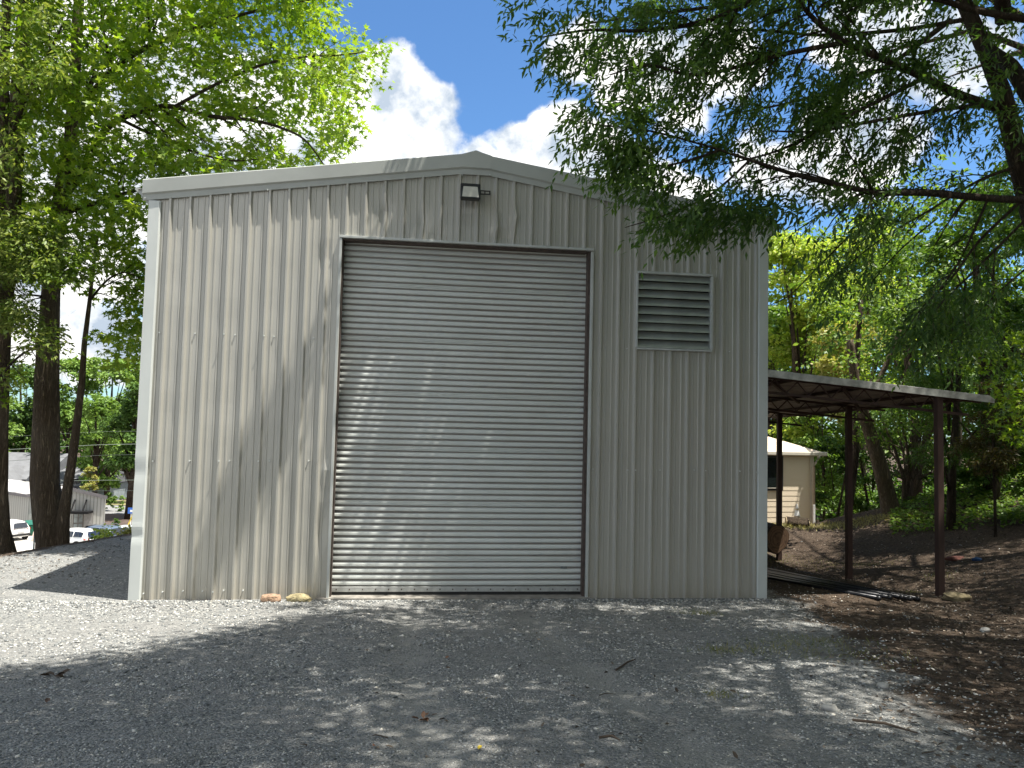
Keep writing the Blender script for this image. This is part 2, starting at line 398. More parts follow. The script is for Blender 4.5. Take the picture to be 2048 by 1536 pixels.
dents = [(3.62, 6.25, .10, .16, .016, .02), (4.22, 6.12, .09, .2, .012, .022), (4.5, 5.95, .12, .1, .010, 0), (5.45, 6.15, .07, .2, -.012, .025), (5.78, 6.3, .07, .16, -.010, .028), (5.6, 5.95, .16, .1, .012, 0),
         (2.86, 2.0, .06, .16, -.02, 0), (2.80, 1.05, .06, .3, .02, -.02), (9.3, 5.62, .07, .15, .012, .015), (.12, 2.0, .1, .1, .01, 0), (5.0, 6.3, .2, .1, .008, 0), (2.7, 5.5, .1, .25, .012, 0)]
# lap creases seen on the lower left panels
crease = [(1.0, 2.62), (1.3, 2.5), (1.61, 2.64), (1.92, 2.5), (2.75, 2.58)]
cols = []
for (x, y) in prof:
    zt = ztop(x)+.01; col = []
    zs = zr+[6.16+(zt-6.16)*k/5 for k in range(1, 6)]
    for z in zs:
        xx, yy = x, y
        yy += .0016*math.sin(2.1*z+5*x)+.0011*math.sin(5.3*z-3.1*x+1)+.0012*math.sin(9*z+2.2*x)*math.sin(4*x)
        for (cx, cz, sx2, sz2, ay, ax_) in dents:
            g = math.exp(-((x-cx)/sx2)**2-((z-cz)/sz2)**2); yy += 1.7*ay*g; xx += 1.2*ax_*g
        col.append((xx, yy, z))
    cols.append(col)
mb = MB(); nz_ = len(cols[0])
allz = zr+[9]*5
for col in cols: mb.v += col
for i in range(len(prof)-1):
    xm = (prof[i][0]+prof[i+1][0])/2
    for j in range(nz_-1):
        zm = (cols[i][j][2]+cols[i][j+1][2])/2
        if DX0 < xm < DX1 and zm < DZ: continue
        if LX0 < xm < LX1 and LZ0 < zm < LZ1: continue
        a_ = i*nz_+j; mb.f.append([a_, a_+nz_, a_+nz_+1, a_+1])
mb.build('front_wall', mwall, mbuild)
# side and back walls (coarser ribs), roof sheets
def ribwall(P0, dirv, nv, L, zt):
    mb = MB(); pr_ = [p for p in rib_profile(0, L)]
    for s_, y in pr_:
        p = A(P0)+A(dirv)*s_-A(nv)*y
        mb.v += [(p[0], p[1], -3), (p[0], p[1], zt(s_))]
    for i in range(len(pr_)-1): mb.f.append([2*i, 2*i+2, 2*i+3, 2*i+1])
    return mb
ribwall((0, .05, 0), (0, 1, 0), (-1, 0, 0), BD-.05, lambda s: 6.2).build('side_wall', mwall, mbuild)
ribwall((BW, .05, 0), (0, 1, 0), (1, 0, 0), BD-.05, lambda s: 6.2).build('side_wall', mwall, mbuild)
ribwall((0, BD, 0), (1, 0, 0), (0, 1, 0), BW, ztop).build('back_wall', mwall, mbuild)
mroof = pm('roof_metal', (.42, .42, .40), .4, .3, .1, 1)
def roof_side(sg):
    mb = MB(); pr_ = rib_profile(0, BD+.1); sl_ = .150; ov = .22
    for s_, y in pr_:
        for k in (0, 1):
            xx = -ov if k == 0 else BW/2
            zz = 6.43+sl_*xx-y
            X = xx if sg < 0 else BW-xx
            mb.v.append((X, s_-.06, zz))
    for i in range(len(pr_)-1): mb.f.append([2*i, 2*i+2, 2*i+3, 2*i+1])
    return mb
for sg in (-1, 1): roof_side(sg).build('roof', mroof, mbuild)
MB().sweep(None, [[(BW/2-.3, y, 7.20), (BW/2-.2, y, 7.235), (BW/2, y, 7.30), (BW/2+.2, y, 7.235), (BW/2+.3, y, 7.20), (BW/2, y, 7.22)] for y in (-.05, BD+.06)]).build('ridge_cap', mroof, mbuild)
# rake trims: profile (y, dz above the rake line)
RP = [(-.02, -.004), (-.046, -.004), (-.052, .082), (-.082, .105), (-.087, .315), (-.075, .327), (.05, .327), (.05, .30)]
def rake(xa, xb, n=14):
    rings = []
    for k in range(n+1):
        x = xa+(xb-xa)*k/n; zb = ztop(x) if 0 <= x <= BW else 6.25+.15*(x if x < 0 else BW-x)
        rings.append([(x, y+.0015*math.sin(3*x+7*dz), zb+dz) for y, dz in RP])
    return MB().sweep(None, rings)
rake(-.14, 4.865).build('rake_trim', mrake, mbuild)
rake(5.365, BW+.14).build('rake_trim', mrake, mbuild)
pk = MB()
rings = []
for x in (4.862, 5.0, 5.09, 5.11, 5.2, 5.368):
    zt = 6.25+.15*min(x, BW-x); top = {0: 0}
    zz = 6.975
    tp = 7.305+(.075 if abs(x-5.1) < .02 else (.045 if abs(x-5.1) < .12 else 0))
    rings.append([(x, -.02, zz), (x, -.050, zz), (x, -.056, zz+.088), (x, -.086, zz+.112), (x, -.092, tp-.012), (x, -.08, tp), (x, .05, tp), (x, .05, tp-.03)])
pk.sweep(None, rings).build('peak_trim', mrake, mbuild)
# eave gutters, seen end-on at both corners
for sg, x0 in ((-1, 0), (1, BW)):
    ring = lambda y: [(x0+sg*a, y, z) for a, z in ((.0, 6.20), (.09, 6.20), (.12, 6.26), (.27, 6.40), (.27, 6.43), (.25, 6.43), (.0, 6.41))]
    MB().sweep(None, [ring(-.02), ring(BD)]).build('gutter', mrake, mbuild)
# corner trims with a few dents
def corner(x0, sg):
    mb = MB(); zs = [-.35]+[i*.04 for i in range(0, 158)]; rings = []
    zs = [z for z in zs if z < 6.22]+[6.235]
    for z in zs:
        dn = 0
        if sg < 0:
            for cz, s_, a_ in ((.98, .08, .016), (1.12, .06, -.008), (1.95, .11, .012), (2.2, .1, -.006), (4.9, .2, .004)): dn += a_*math.exp(-((z-cz)/s_)**2)
        w_ = .135
        rings.append([(x0-sg*-.045-0, .16, z) if False else (x0+sg*.045, .16, z), (x0+sg*(.045-dn*.22), -.048+dn*.8, z), (x0-sg*(w_-.02), -.050+dn*.6, z), (x0-sg*w_, -.036, z), (x0-sg*w_, -.006, z), (x0+sg*.02, -.006, z), (x0+sg*.02, .16, z)])
    return mb.sweep(None, rings)
corner(0, -1).build('corner_trim', mtrim, mbuild)
corner(BW, 1).build('corner_trim', mtrim, mbuild)
# ---- roll-up door
mdoor, t, b = newmat('door_metal')
tc = t.new('ShaderNodeTexCoord').outputs['Object']
mpv = t.new('ShaderNodeMapping'); t.l.new(tc, mpv.inputs[0]); mpv.inputs['Scale'].default_value = (.7, 1, 2.2)
n_ = t.noise(1.7, 6, .65, mpv.outputs[0]); n2_ = t.noise(25, 3, .6, tc)
c_ = t.ramp(n_, [(.3, (.52, .54, .51)), (.7, (.62, .645, .62))])
sx_ = t.new('ShaderNodeSeparateXYZ'); t.l.new(tc, sx_.inputs[0])
c_ = t.mix(t.math('MULTIPLY', t.ss(sx_.outputs[1], .176, .192), .75), c_, (.22, .175, .15))  # deep grooves tinted dark brown, their shade put into the colour
c_ = t.mix(t.math('MULTIPLY', t.ss(n2_, .68, .75), .25), c_, (.22, .19, .16))
t.l.new(c_, b.inputs['Base Color']); b.inputs['Roughness'].default_value = .38; b.inputs['Metallic'].default_value = .0
door = MB(); pitch = .0995; zz = .17; px = []
k = 0
while zz < DZ+.02:
    if k % 9 == 4: px += [(.148, zz), (.148, zz+.008), (.118, zz+.018), (.116, zz+.032), (.124, zz+.037), (.116, zz+.043), (.117, zz+.058), (.125, zz+.063), (.118, zz+.070), (.122, zz+.078)]
    else: px += [(.150, zz), (.150, zz+.010), (.120, zz+.021), (.1145, zz+.032), (.1165, zz+.058), (.124, zz+.080)]
    zz += pitch; k += 1
nx = 25
for i in range(nx):
    x = DX0+(DX1-DX0)*i/(nx-1)
    for (y, z) in px:
        sag = .0022*math.sin(7*z+1.3*x)+.003*math.sin(1.9*x+.6*z)
        door.v.append((x, y+.05+sag, z-.006*math.sin(PI*(x-DX0)/(DX1-DX0))))
npx = len(px)
for i in range(nx-1):
    for j in range(npx-1):
        a_ = i*npx+j; door.f.append([a_, a_+npx, a_+npx+1, a_+1])
dr = door.build('roll_up_door', mdoor, mbuild)
mbar = pm('bar_metal', (.50, .51, .49), .4, .2, .15, 8)
mrub = pm('rubber', (.02, .02, .02), .7); mrust = pm('rust_brown', (.085, .062, .052), .8, 0, .3, 12)
MB().box(DX0+.01, DX1-.01, .145, .185, .085, .165).build('bottom_bar', mbar, dr, bevel=.004)
MB().box(DX0+.01, DX1-.01, .15, .18, -.02, .082).build('rubber_seal', mrub, dr)
bo = MB().cyl((0, 0, 0), (0, 1, 0), .011, .012, 8).build('bolt', mrust, dr); bo.location = (DX0+.09, .142, .125)
for i in range(1, 20):
    c = bo.copy(); COL.objects.link(c); c.location = (DX0+.09+i*(DX1-DX0-.18)/19, .142, .125)
MB().box(6.71, 6.82, .158, .162, .462, .492).build('label_sticker', pm('sticker', (.16, .17, .165), .5, 0, .5, 90), dr)
for xa, xb in ((DX0-.004, DX0+.018), (DX1-.038, DX1+.004)):
    MB().box(xa, xb, .02, .158, -.05, DZ-.004).build('door_guide', mrust, mbuild)
MB().box(DX0-.25, DX1+.25, .27, .7, 5.45, 6.1).build('door_hood', mrust, mbuild)
# dark brown strip painting in the recess shadow under the header, and pale jamb trims
MB().box(DX0+.02, DX1-.062, .0, .25, DZ-.03, DZ-.006).build('header', mrust, mbuild)
mj = pm('jamb_metal', (.50, .52, .50), .4, 0, .1, 3)
MB().box(DX0-.045, DX0-.005, -.05, .17, -.08, DZ+.0).build('jamb_trim', mj, mbuild, bevel=.004)
MB().box(DX1+.006, DX1+.048, -.05, .17, -.08, DZ-.02).build('jamb_trim', mj, mbuild, bevel=.004)
MB().box(DX0-.05, DX1+.045, -.056, .06, DZ+.002, DZ+.042).build('head_trim', mj, mbuild, bevel=.004)
MB().box(DX0-.2, DX1+.1, -.07, .4, -.25, .035).build('door_sill', pm('concrete', (.24, .225, .20), .9, 0, .2, 9, .4, 60), mbuild, bevel=.01)
# bird nest sized blob of old foam at the left jamb
# ---- louvre
lv = empty('louver_vent', (LX0, 0, LZ0)); lv.parent = mbuild
LWd, LH = LX1-LX0, LZ1-LZ0
mgal = pm('galvanised', (.50, .53, .49), .30, .45, .12, 3, .06, 3)
for nm, bx in (('frame', (-.03, .0, -.075, .02, .01, LH-.015)), ('frame', (LWd-.01, LWd+.03, -.075, .02, .01, LH-.015)),
               ('frame', (-.01, LWd+.02, -.075, .02, LH-.01, LH+.03)), ('frame', (-.01, LWd+.02, -.075, .02, -.025, .005))):
    MB().box(*bx).build(nm, mj, lv, bevel=.003)
MB().box(.0, LWd-.01, .06, .075, .0, LH).build('void_sheet', pm('dark_void', (.012, .012, .012), .9), lv)  # black sheet standing in for the darkness behind the blades
nb = 9; bp = LH/nb
bld = MB().sweep(None, [[(x, .040, bp*.99), (x, -.030, .036), (x, -.050, .026), (x, -.056, .002), (x, -.048, .0), (x, -.026, .024), (x, .046, bp*.97)] for x in (.004, LWd-.014)]).build('blade', mgal, lv)
bld.location = (0, 0, .012)
for i in range(1, nb):
    c = bld.copy(); COL.objects.link(c); c.location = (0, 0, .012+i*bp); c.rotation_euler = (rng.normal(0, .02), 0, 0)
# ---- flood light
fl = empty('flood_light', (5.01, -.04, 6.60)); fl.parent = mbuild
mblk = pm('black_housing', (.018, .02, .022), .45, .0, .2, 8)
def fr_box(w0, w1, zt, zb, yt, yb, back):  # tapered head
    return [(-w1, yb, zb), (w1, yb, zb), (w1*.9, back, zb+.03), (-w1*.9, back, zb+.03), (-w0, yt, zt), (w0, yt, zt), (w0*.9, back, zt), (-w0*.9, back, zt)]
o = MB().hexa([(-.165, -.30, -.12), (.165, -.30, -.12), (.15, -.10, -.10), (-.15, -.10, -.10), (-.165, -.235, .145), (.165, -.235, .145), (.15, -.06, .15), (-.15, -.06, .15)]).build('housing', mblk, fl, bevel=.008)
MB().hexa([(-.135, -.310, -.095), (.135, -.310, -.095), (.135, -.290, -.095), (-.135, -.290, -.095), (-.115, -.262, .09), (.115, -.262, .09), (.115, -.242, .09), (-.115, -.242, .09)]).build('lens', pm('lens', (.55, .54, .48), .18, 0, .08, 10), fl)
for z0_, z1_ in ((-.115, -.097), (.092, .14)):
    yy = -.306 if z0_ < 0 else -.25
    MB().box(-.155, .155, yy-.012, yy+.02, z0_, z1_).build('bezel', mblk, fl)
MB().box(-.03, .03, -.08, .0, -.03, .04).box(.03, .16, -.06, -.02, -.02, .03).build('bracket_arm', mblk, fl)
MB().box(.10, .345, -.045, -.012, .045, .055).box(.10, .345, -.045, -.012, .10, .11).box(.10, .118, -.04, -.012, .055, .10).box(.17, .19, -.04, -.012, .055, .10).box(.245, .262, -.04, -.012, .055, .10).box(.325, .345, -.04, -.012, .055, .10).build('mounting_bracket', mblk, fl)
# ---- panel screws
scr = MB().cyl((0, -.012, 0), (0, 1, 0), .011, .024, 8).build('screw', mtrim, mbuild)
first = True
sp_ = []
for px_, py_ in ((319, 665), (390, 667), (449, 669), (470, 670), (529, 672), (548, 673), (627, 676), (306, 922), (379, 922), (439, 922), (459, 922), (518, 922), (539, 922), (617, 922),
                 (287, 1187), (325, 1184), (366, 1182), (405, 1182), (427, 1183), (447, 1181), (486, 1181), (1184, 697), (1254, 697), (1459, 703), (1509, 705), (1186, 938), (1255, 940), (1270, 940),
                 (1320, 940), (1388, 940), (1410, 941), (1478, 942), (1512, 944), (745, 474), (868, 481), (1040, 491), (1120, 495), (293, 398), (924, 352), (979, 352), (537, 382)):
    p = onY(px_, py_, -.01); x = p[0]; y = yat(prof, x) if 0.1 < x < 10.1 else -.05
    if py_ < 400 or py_ == 352: y = -.052
    sp_.append((x, y, p[2]))
for i, p in enumerate(sp_):
    c = scr if i == 0 else scr.copy()
    if i: COL.objects.link(c)
    c.location = p

# ------------------------------------------------------------------ lean-to carport
mcp = pm('weathered_fascia', (.52, .52, .48), .7, .1, .35, 5, .2, 40)
mpost = pm('rusty_red_primer', (.062, .033, .025), .75, .1, .35, 3, .3, 25, stretch=(1, 1, .3))
msheet = pm('roof_sheet', (.36, .32, .29), .6, .3, .3, 3)
cpt = empty('carport', (13.5, .09, 0), label='rusty steel lean-to carport roof on posts attached to the shed', cat='carport')
def P_(mb, name, m, **k): o = mb.build(name, m, cpt, **k); o.location = (-13.5, -.09, 0); return o
XR0, XR1, YR0, YR1 = 10.24, 14.5, .0, 8.2
def rz(x, y): return 3.80-.079*(x-10.24)-.032*y
mb = MB(); prs = []
s_ = YR0
while s_ < YR1:
    prs += [(s_, 0), (s_+.10, 0), (s_+.12, .022), (s_+.17, .022), (s_+.19, 0)]; s_ += .22
for y, dz in prs:
    for x in (XR0, XR1): mb.v.append((x, y, rz(x, y)+dz+.06))
for i in range(len(prs)-1): mb.f.append([2*i, 2*i+1, 2*i+3, 2*i+2])
sh = P_(mb, 'roof', msheet)
mb = MB()
rings = []
for k in range(15):
    x = XR0+(XR1-XR0)*k/14; j = .004*math.sin(5*x)
    z = rz(x, 0)
    rings.append([(x, -.03+j, z-.03), (x, -.035+j, z+.09), (x, .03, z+.10), (x, .03, z+.09), (x, -.015+j, z+.08), (x, -.015+j, z-.03)])
P_(mb.sweep(None, rings), 'fascia', mcp)
for py_, zb in ((.09, -.1), (2.93, -.5), (6.09, -.8)):
    w = .056; zt = rz(13.5, py_)-.02
    # C-section post: two flanges and a web
    mb = MB().box(13.5-w, 13.5+w, py_-w, py_-w+.02, zb, zt).box(13.5-w, 13.5-w+.02, py_-w+.02, py_+w-.02, zb, zt).box(13.5+w-.02, 13.5+w, py_-w+.02, py_+w-.02, zb, zt).box(13.5-w, 13.5+w, py_+w-.02, py_+w, zb, zt)
    P_(mb, 'post', mpost, bevel=.004)
    jy = py_+.10
    # open-web joist from the shed out past the post
    mb = MB(); xa, xb = XR0+.02, 14.15
    def top(x): return rz(x, jy)-.005
    def bot(x): return rz(x, jy)-.27
    mb.beam((xa, jy, bot(xa)), (xb, jy, bot(xb)), .05, .045)
    mb.beam((xa, jy, top(xa)-.01), (14.4, jy, top(14.4)-.01), .05, .04)
    x = xa; up = True
    while x < xb-.2:
        x2 = x+.21
        mb.beam((x, jy, bot(x)+.02 if up else top(x)-.03), (x2, jy, top(x2)-.03 if up else bot(x2)+.02), .018, .018)
        x = x2; up = not up
    P_(mb, 'joist', mpost)
for xq in (10.9, 12.2, 13.4, 14.2):   # purlins running front to back
    mb = MB().beam((xq, YR0+.05, rz(xq, 0)+.02), (xq, YR1-.1, rz(xq, YR1)+.02), .05, .06)
    P_(mb, 'purlin', mpost)
for (xa, ya, xb, yb) in ((10.4, .25, 12.4, 3.0), (11.8, .25, 13.8, 3.0), (10.5, 3.1, 13.2, 6.1)):
    P_(MB().beam((xa, ya, rz(xa, ya)-.06), (xb, yb, rz(xb, yb)-.06), .05, .05), 'brace', mpost)
# pipes lying on the ground under the carport: each one its own thing
mpipe = pm('black_steel_pipe', (.03, .03, .034), .38, .5, .3, 6)
pdef = [('topmost long black pipe of the bundle under the carport', 1838, 1197, 0), ('long black pipe second from the back of the bundle', 1822, 1199, .02), ('black pipe lying in the middle of the bundle', 1806, 1197, .03),
        ('black pipe near the front of the bundle ending short', 1782, 1197, .02), ('shortest front black pipe of the bundle beside the shed', 1760, 1197, .0)]
for i, (lab, px_, py_, dz) in enumerate(pdef):
    e = onZ(px_, py_, .05); s0 = onZ(1500-0*i, 1122+7*i, -.22)
    e[2] = Hs(e[0], e[1])+.045+dz; s0[2] = Hs(s0[0], s0[1])+.06+dz
    mid = (e+s0)/2; mid[2] = max(mid[2]-.015, Hs(mid[0], mid[1])+.035)
    e0 = empty('pipe', e, label=lab, cat='pipe', group='pipes lying under the carport')
    ob = MB().tube([(s0-e), (mid-e), (0, 0, 0)], .033, 10).build('tube', mpipe, e0, smooth=True)
    ob2 = MB().tube([A([0, 0, 0])-(s0-e)/np.linalg.norm(s0-e)*.004, (s0-e)/np.linalg.norm(s0-e)*.06], .037, 10).build('collar', mpipe, e0, smooth=True)
# ------------------------------------------------------------------ stones you can count
import bmesh
from mathutils import noise as mnoise
def rock(loc, sc, mat, label, group=None, rz_=0, lump=.22, sub=4, boxy=0, name='rock', cat='rock'):
    bm = bmesh.new(); bmesh.ops.create_icosphere(bm, subdivisions=sub, radius=1)
    off = Vector(rng.uniform(-9, 9, 3))
    for v in bm.verts:
        c = v.co.copy()
        if boxy:
            mx = max(abs(c.x), abs(c.y), abs(c.z)); c = c*(1-boxy)+(c/mx)*boxy*.8
        k = 1+lump*mnoise.noise(c*1.1+off)+lump*.45*mnoise.noise(c*3+off)+lump*.25*mnoise.noise(c*8+off)
        v.co = Vector((c.x*sc[0], c.y*sc[1], c.z*sc[2]))*k
    me = bpy.data.meshes.new(name); bm.to_mesh(me); bm.free()
    o = mkobj(name, me, mat, smooth=True); o.location = loc; o.rotation_euler = (0, 0, rz_)
    return tag(o, label, cat, group)
mr1 = pm('orange_stone', (.34, .225, .15), .95, 0, .45, 14, .9, 35)
mr2 = pm('yellow_stone', (.40, .34, .19), .95, 0, .45, 12, .9, 35)
mr3 = pm('tan_stone', (.26, .21, .12), .9, 0, .35, 6, .6, 20)
p = onY(543, 1183, -.22); rock((p[0], -.24, Hs(p[0], -.24)+.035), (.17, .10, .085), mr1, 'reddish tan block-like stone at the foot of the ribbed wall', boxy=.65, lump=.12)
p = onY(601, 1184, -.22); rock((p[0], -.24, Hs(p[0], -.24)+.035), (.19, .10, .075), mr2, 'smooth yellow rounded stone beside the roll-up door', lump=.25, rz_=-.1)
p = onZ(1908, 1198, .03); rock((p[0]+.05, p[1], Hs(p[0], p[1])+.055), (.27, .10, .085), mr3, 'long tan stone lying at the foot of the front carport post', lump=.35, rz_=.05)
for px_, py_, s_, lab in ((1340, 1236, .035, 'small dark stone on the gravel below the louvre'), (1766, 1373, .045, 'pale lump of stone on the sunlit gravel'), (1660, 1420, .05, 'pale broken stone on the gravel near a fallen stick'), (1970, 1263, .06, 'whitish flat stone on the brown leaf litter'), (705, 1225, .04, 'small white stone on the gravel in front of the door')):
    p = onZ(px_, py_, .0)
    for _ in range(6): p = onZ(px_, py_, Hs(p[0], p[1]))
    rock((p[0], p[1], p[2]+s_*.3), (s_*1.3, s_, s_*.6), pm('pale_stone', (.42, .41, .38), .9, 0, .2, 9) if 'dark' not in lab else pm('dark_stone', (.09, .09, .095), .9, 0, .2, 9), lab, lump=.4, sub=2, rz_=rng.uniform(0, 3), name='stone', cat='stone')

# ------------------------------------------------------------------ cut logs by the carport
mbarkl = barkmat('log_bark', (.12, .085, .055), (.16, .12, .08), 1.3)
mcut = pm('cut_wood', (.34, .21, .11), .8, 0, .35, 6, .3, 40); mcut2 = pm('fresh_cut_wood', (.55, .42, .24), .8, 0, .25, 5, .3, 40)
def ringmat(name, c1, c2):
    m, t, b = newmat(name); tc = t.new('ShaderNodeTexCoord').outputs['Object']
    w_ = t.new('ShaderNodeTexWave', wave_type='RINGS', rings_direction='SPHERICAL'); t.l.new(tc, w_.inputs[0]); w_.inputs['Scale'].default_value = 9; w_.inputs['Distortion'].default_value = 3.5; w_.inputs['Detail'].default_value = 3
    n = t.noise(9, 5, .7, tc)
    t.l.new(t.mix(t.ss(n, .5, .7), t.ramp(w_.outputs['Fac'], [(0, c2), (1, c1)]), tuple(x*.45 for x in c2)), b.inputs['Base Color']); b.inputs['Roughness'].default_value = .85
    return m
mcut = ringmat('cut_wood', (.17, .10, .055), (.10, .055, .03)); mcut2 = ringmat('fresh_cut_wood', (.60, .48, .30), (.48, .34, .18))
def log(c, axis, r, L, lab, mend, grp=None):
    root = empty('log', c, label=lab, cat='log', group=grp)
    ax = A(axis, float); ax /= np.linalg.norm(ax); a = np.cross(ax, (0, 0, 1.0)); 
    a /= np.linalg.norm(a); b_ = np.cross(a, ax); n = 40
    rad = [r*(1+.06*math.sin(3*k*2*PI/n+1)+.03*math.sin(7*k*2*PI/n)) for k in range(n)]
    def ring(s_, f=1): return [ax*s_+(a*math.cos(2*PI*k/n)+b_*math.sin(2*PI*k/n))*rad[k]*f*(1+.012*math.sin(11*k)) for k in range(n)]
    MB().sweep(None, [ring(-L/2), ring(-L/4, .98), ring(0, 1.01), ring(L/4, .99), ring(L/2)]).build('bark', mbarkl, root, smooth=False)
    for e in (-1, 1):
        MB().sweep(None, [ring(e*(L/2-.002), .94), ring(e*(L/2+.012), .94)]).build('cut_end', mend, root)
    return root
c = at(1534, 1072, 19.4); log((c[0], c[1], c[2]+.0), (-.28, .96, .05), .37, .75, 'large dark log with its brown cut end facing out behind the carport post', mcut)
c = at(1594, 1050, 22.3); log((c[0], c[1], c[2]+.02), (.93, -.3, -.06), .20, .62, 'pale split log lying in the sun in front of the cream house', mcut2)
c = at(1512, 1062, 21.5); log((c[0], c[1], c[2]), (.4, .9, .1), .33, 1.0, 'grey log half hidden behind the corner of the shed', mcut)
# ------------------------------------------------------------------ traffic cone by the house
cn = at(1594, 1036, 24.5)
mcone = pm('cone_tan', (.50, .40, .27), .6); mconew = pm('cone_white', (.80, .80, .78), .5)
cone = empty('traffic_cone', (cn[0], cn[1], cn[2]-.33), label='small pale cone with white bands standing before the cream house wall', cat='traffic cone')
def cr_(z): return .165*(1-z/.80)+.008
hb = MB()
hb.tube([(0, 0, 0.02), (0, 0, .78)], [cr_(0), cr_(.78)], 20).box(-.22, .22, -.22, .22, 0, .03); hb.build('cone_body', mcone, cone)
for za, zb in ((.12, .34), (.40, .58), (.64, .79)): MB().tube([(0, 0, za), (0, 0, zb)], [cr_(za)+.006, cr_(zb)+.006], 20).build('band', mconew, cone)

# ------------------------------------------------------------------ cream house beyond the carport
hs = at(1625, 1060, 27.0); hx, hy = hs[0], hs[1]
ce = at(1645, 906, 26.4)[2]-.02      # eave height
house = empty('cream_house', (hx, hy, -1.2), rz=.13, label='cream clapboard house with a pale hipped roof behind the carport', cat='house')
mcl, t, b = newmat('clapboard')
tc = t.new('ShaderNodeTexCoord').outputs['Object']; s3 = t.new('ShaderNodeSeparateXYZ'); t.l.new(tc, s3.inputs[0])
b.inputs['Base Color'].default_value = (.82, .70, .53, 1); b.inputs['Roughness'].default_value = .7
E_ = ce+1.2
mb = MB(); hh = -.3
while hh < E_-.12:   # lapped boards
    mb.v += []
    z1 = min(hh+.19, E_-.1)
    mb.add([(-9, -.010, hh), (0, -.010, hh), (0, -.004, z1), (-9, -.004, z1), (-9, 0, hh), (0, 0, hh)], [(0, 1, 2, 3), (0, 4, 5, 1)])
    mb.add([(.010, 0, hh), (.010, 8, hh), (.004, 8, z1), (.004, 0, z1), (0, 0, hh), (0, 8, hh)], [(0, 1, 2, 3), (0, 4, 5, 1)])
    hh += .19
mb.box(-9, -.01, .01, 8, -.3, E_-.1)
mb.build('wall', mcl, house)
mwh = pm('white_trim', (.72, .66, .56), .5, 0, .08, 4)
MB().box(-.13, .03, -.035, -.024, -.3, E_-.1).box(.024, .035, -.03, .13, -.3, E_-.1).build('corner_board', mwh, house)
MB().box(-9.4, .08, -.08, 8.4, E_-.12, E_-.05).build('soffit', mwh, house)
mrf = pm('pale_shingle', (.66, .54, .42), .85, 0, .25, 10, .3, 50)
rp = 1.62; mb = MB(); g = .10
mb.add([(-9.5, -g, E_+.02), (g+.28, -g, E_+.02), (g+.28, 8.4, E_+.02), (-9.5, 8.4, E_+.02), (-9.5, 4, E_+rp), (-3.9, 4, E_+rp)], [(0, 1, 5, 4), (1, 2, 5), (2, 3, 4, 5), (0, 4, 3), (0, 3, 2, 1)])
mb.build('roof', mrf, house)
MB().sweep(None, [[(x, -g-.09, E_-.10), (x, -g-.09, E_+.035), (x, -g-.0, E_+.035), (x, -g-.0, E_-.12)] for x in (-9.5, g+.40)]).build('gutter', mwh, house, bevel=.02)
MB().sweep(None, [[(g+.40, y, E_-.10), (g+.40, y, E_+.035), (g+.28, y, E_+.035), (g+.28, y, E_-.12)] for y in (-g, 8.4)]).build('gutter', mwh, house)
MB().tube([(.16, -g-.04, E_-.06), (.15, -g-.04, E_-.16), (.02, -.13, E_-.36), (-.03, -.10, E_-.5), (-.03, -.10, -.2)], .055, 8).build('downspout', mwh, house, smooth=True)
mdk = pm('dark_frame', (.03, .026, .024), .5); mgl = pm('window_glass', (.015, .02, .02), .05, 0, .1, 2, spec=.8)
wx = -1.36
wz0, wz1 = E_-1.28, E_-.13
MB().box(wx-1.4, wx+.12, -.05, -.024, wz0-.08, wz1).build('window_casing', mdk, house)
wn_ = MB().box(wx-1.3, wx+.0, -.058, -.051, wz0, wz1-.08).build('window', mgl, house)
MB().box(wx-.02, wx+.0, -.07, -.0585, wz0, wz1-.08).box(wx-1.3, wx-.021, -.07, -.0585, wz0, wz0+.02).build('frame', mwh, wn_)
pp = at(1628, 1060, 25.6)
tag(MB().box(pp[0]-.03, pp[0]+.03, pp[1]-.03, pp[1]+.03, -.9, pp[2]+.85).build('marker_post', mconew), 'short white marker post beside the downspout of the cream house', 'post')
# bright edge slab leading off behind the carport
# ------------------------------------------------------------------ blue scrap on the bank
def ground_at(px_, py_, dz=0):
    p = onZ(px_, py_, 0)
    for _ in range(12): p = onZ(px_, py_, Hs(p[0], p[1])+dz)
    return p
p = ground_at(1955, 1122, .03)
tag(rock((p[0], p[1], p[2]+.02), (.10, .07, .06), pm('blue_scrap', (.03, .09, .22), .5, 0, .3, 5), 'crumpled blue scrap lying on the leafy bank', lump=.8, sub=3, name='litter_bag', cat='litter'), kind=None)
p = ground_at(1912, 1118, .03)
rock((p[0], p[1], p[2]), (.28, .08, .06), pm('red_wood', (.10, .03, .02), .85, 0, .3, 5), 'short dark red rotten log on the bank behind the front post', lump=.4, sub=3, name='rotten_log', cat='log')

# ------------------------------------------------------------------ the lower lot
LZ = -7.75
mcon = pm('lot_concrete', (.42, .40, .37), .9, 0, .12, .35, .1, 40)
mb = MB(); mb.add([(-62, 40, LZ+.03), (-16, 40, LZ+.03), (-16, 64.5, LZ+.03), (-62, 64.5, LZ+.03)], [(0, 1, 2, 3)])
tag(mb.build('parking_lot', mcon), kind='structure')
mstr = pm('lane_paint', (.7, .7, .68), .8)
masp = pm('asphalt', (.20, .20, .20), .9, 0, .15, .8)
def slab(name, pts, z, m, h=0, **k):
    mb = MB(); n = len(pts)
    mb.v = [(x, y, z-h) for x, y in pts]+[(x, y, z) for x, y in pts]
    mb.f = [list(range(n, 2*n))]+[[i, (i+1) % n, n+(i+1) % n, n+i] for i in range(n)]
    return tag(mb.build(name, m), **k)
slab('road', [(-60, 79), (-10, 72), (-10, 79), (-60, 88)], LZ+.12, masp, .1, kind='structure')
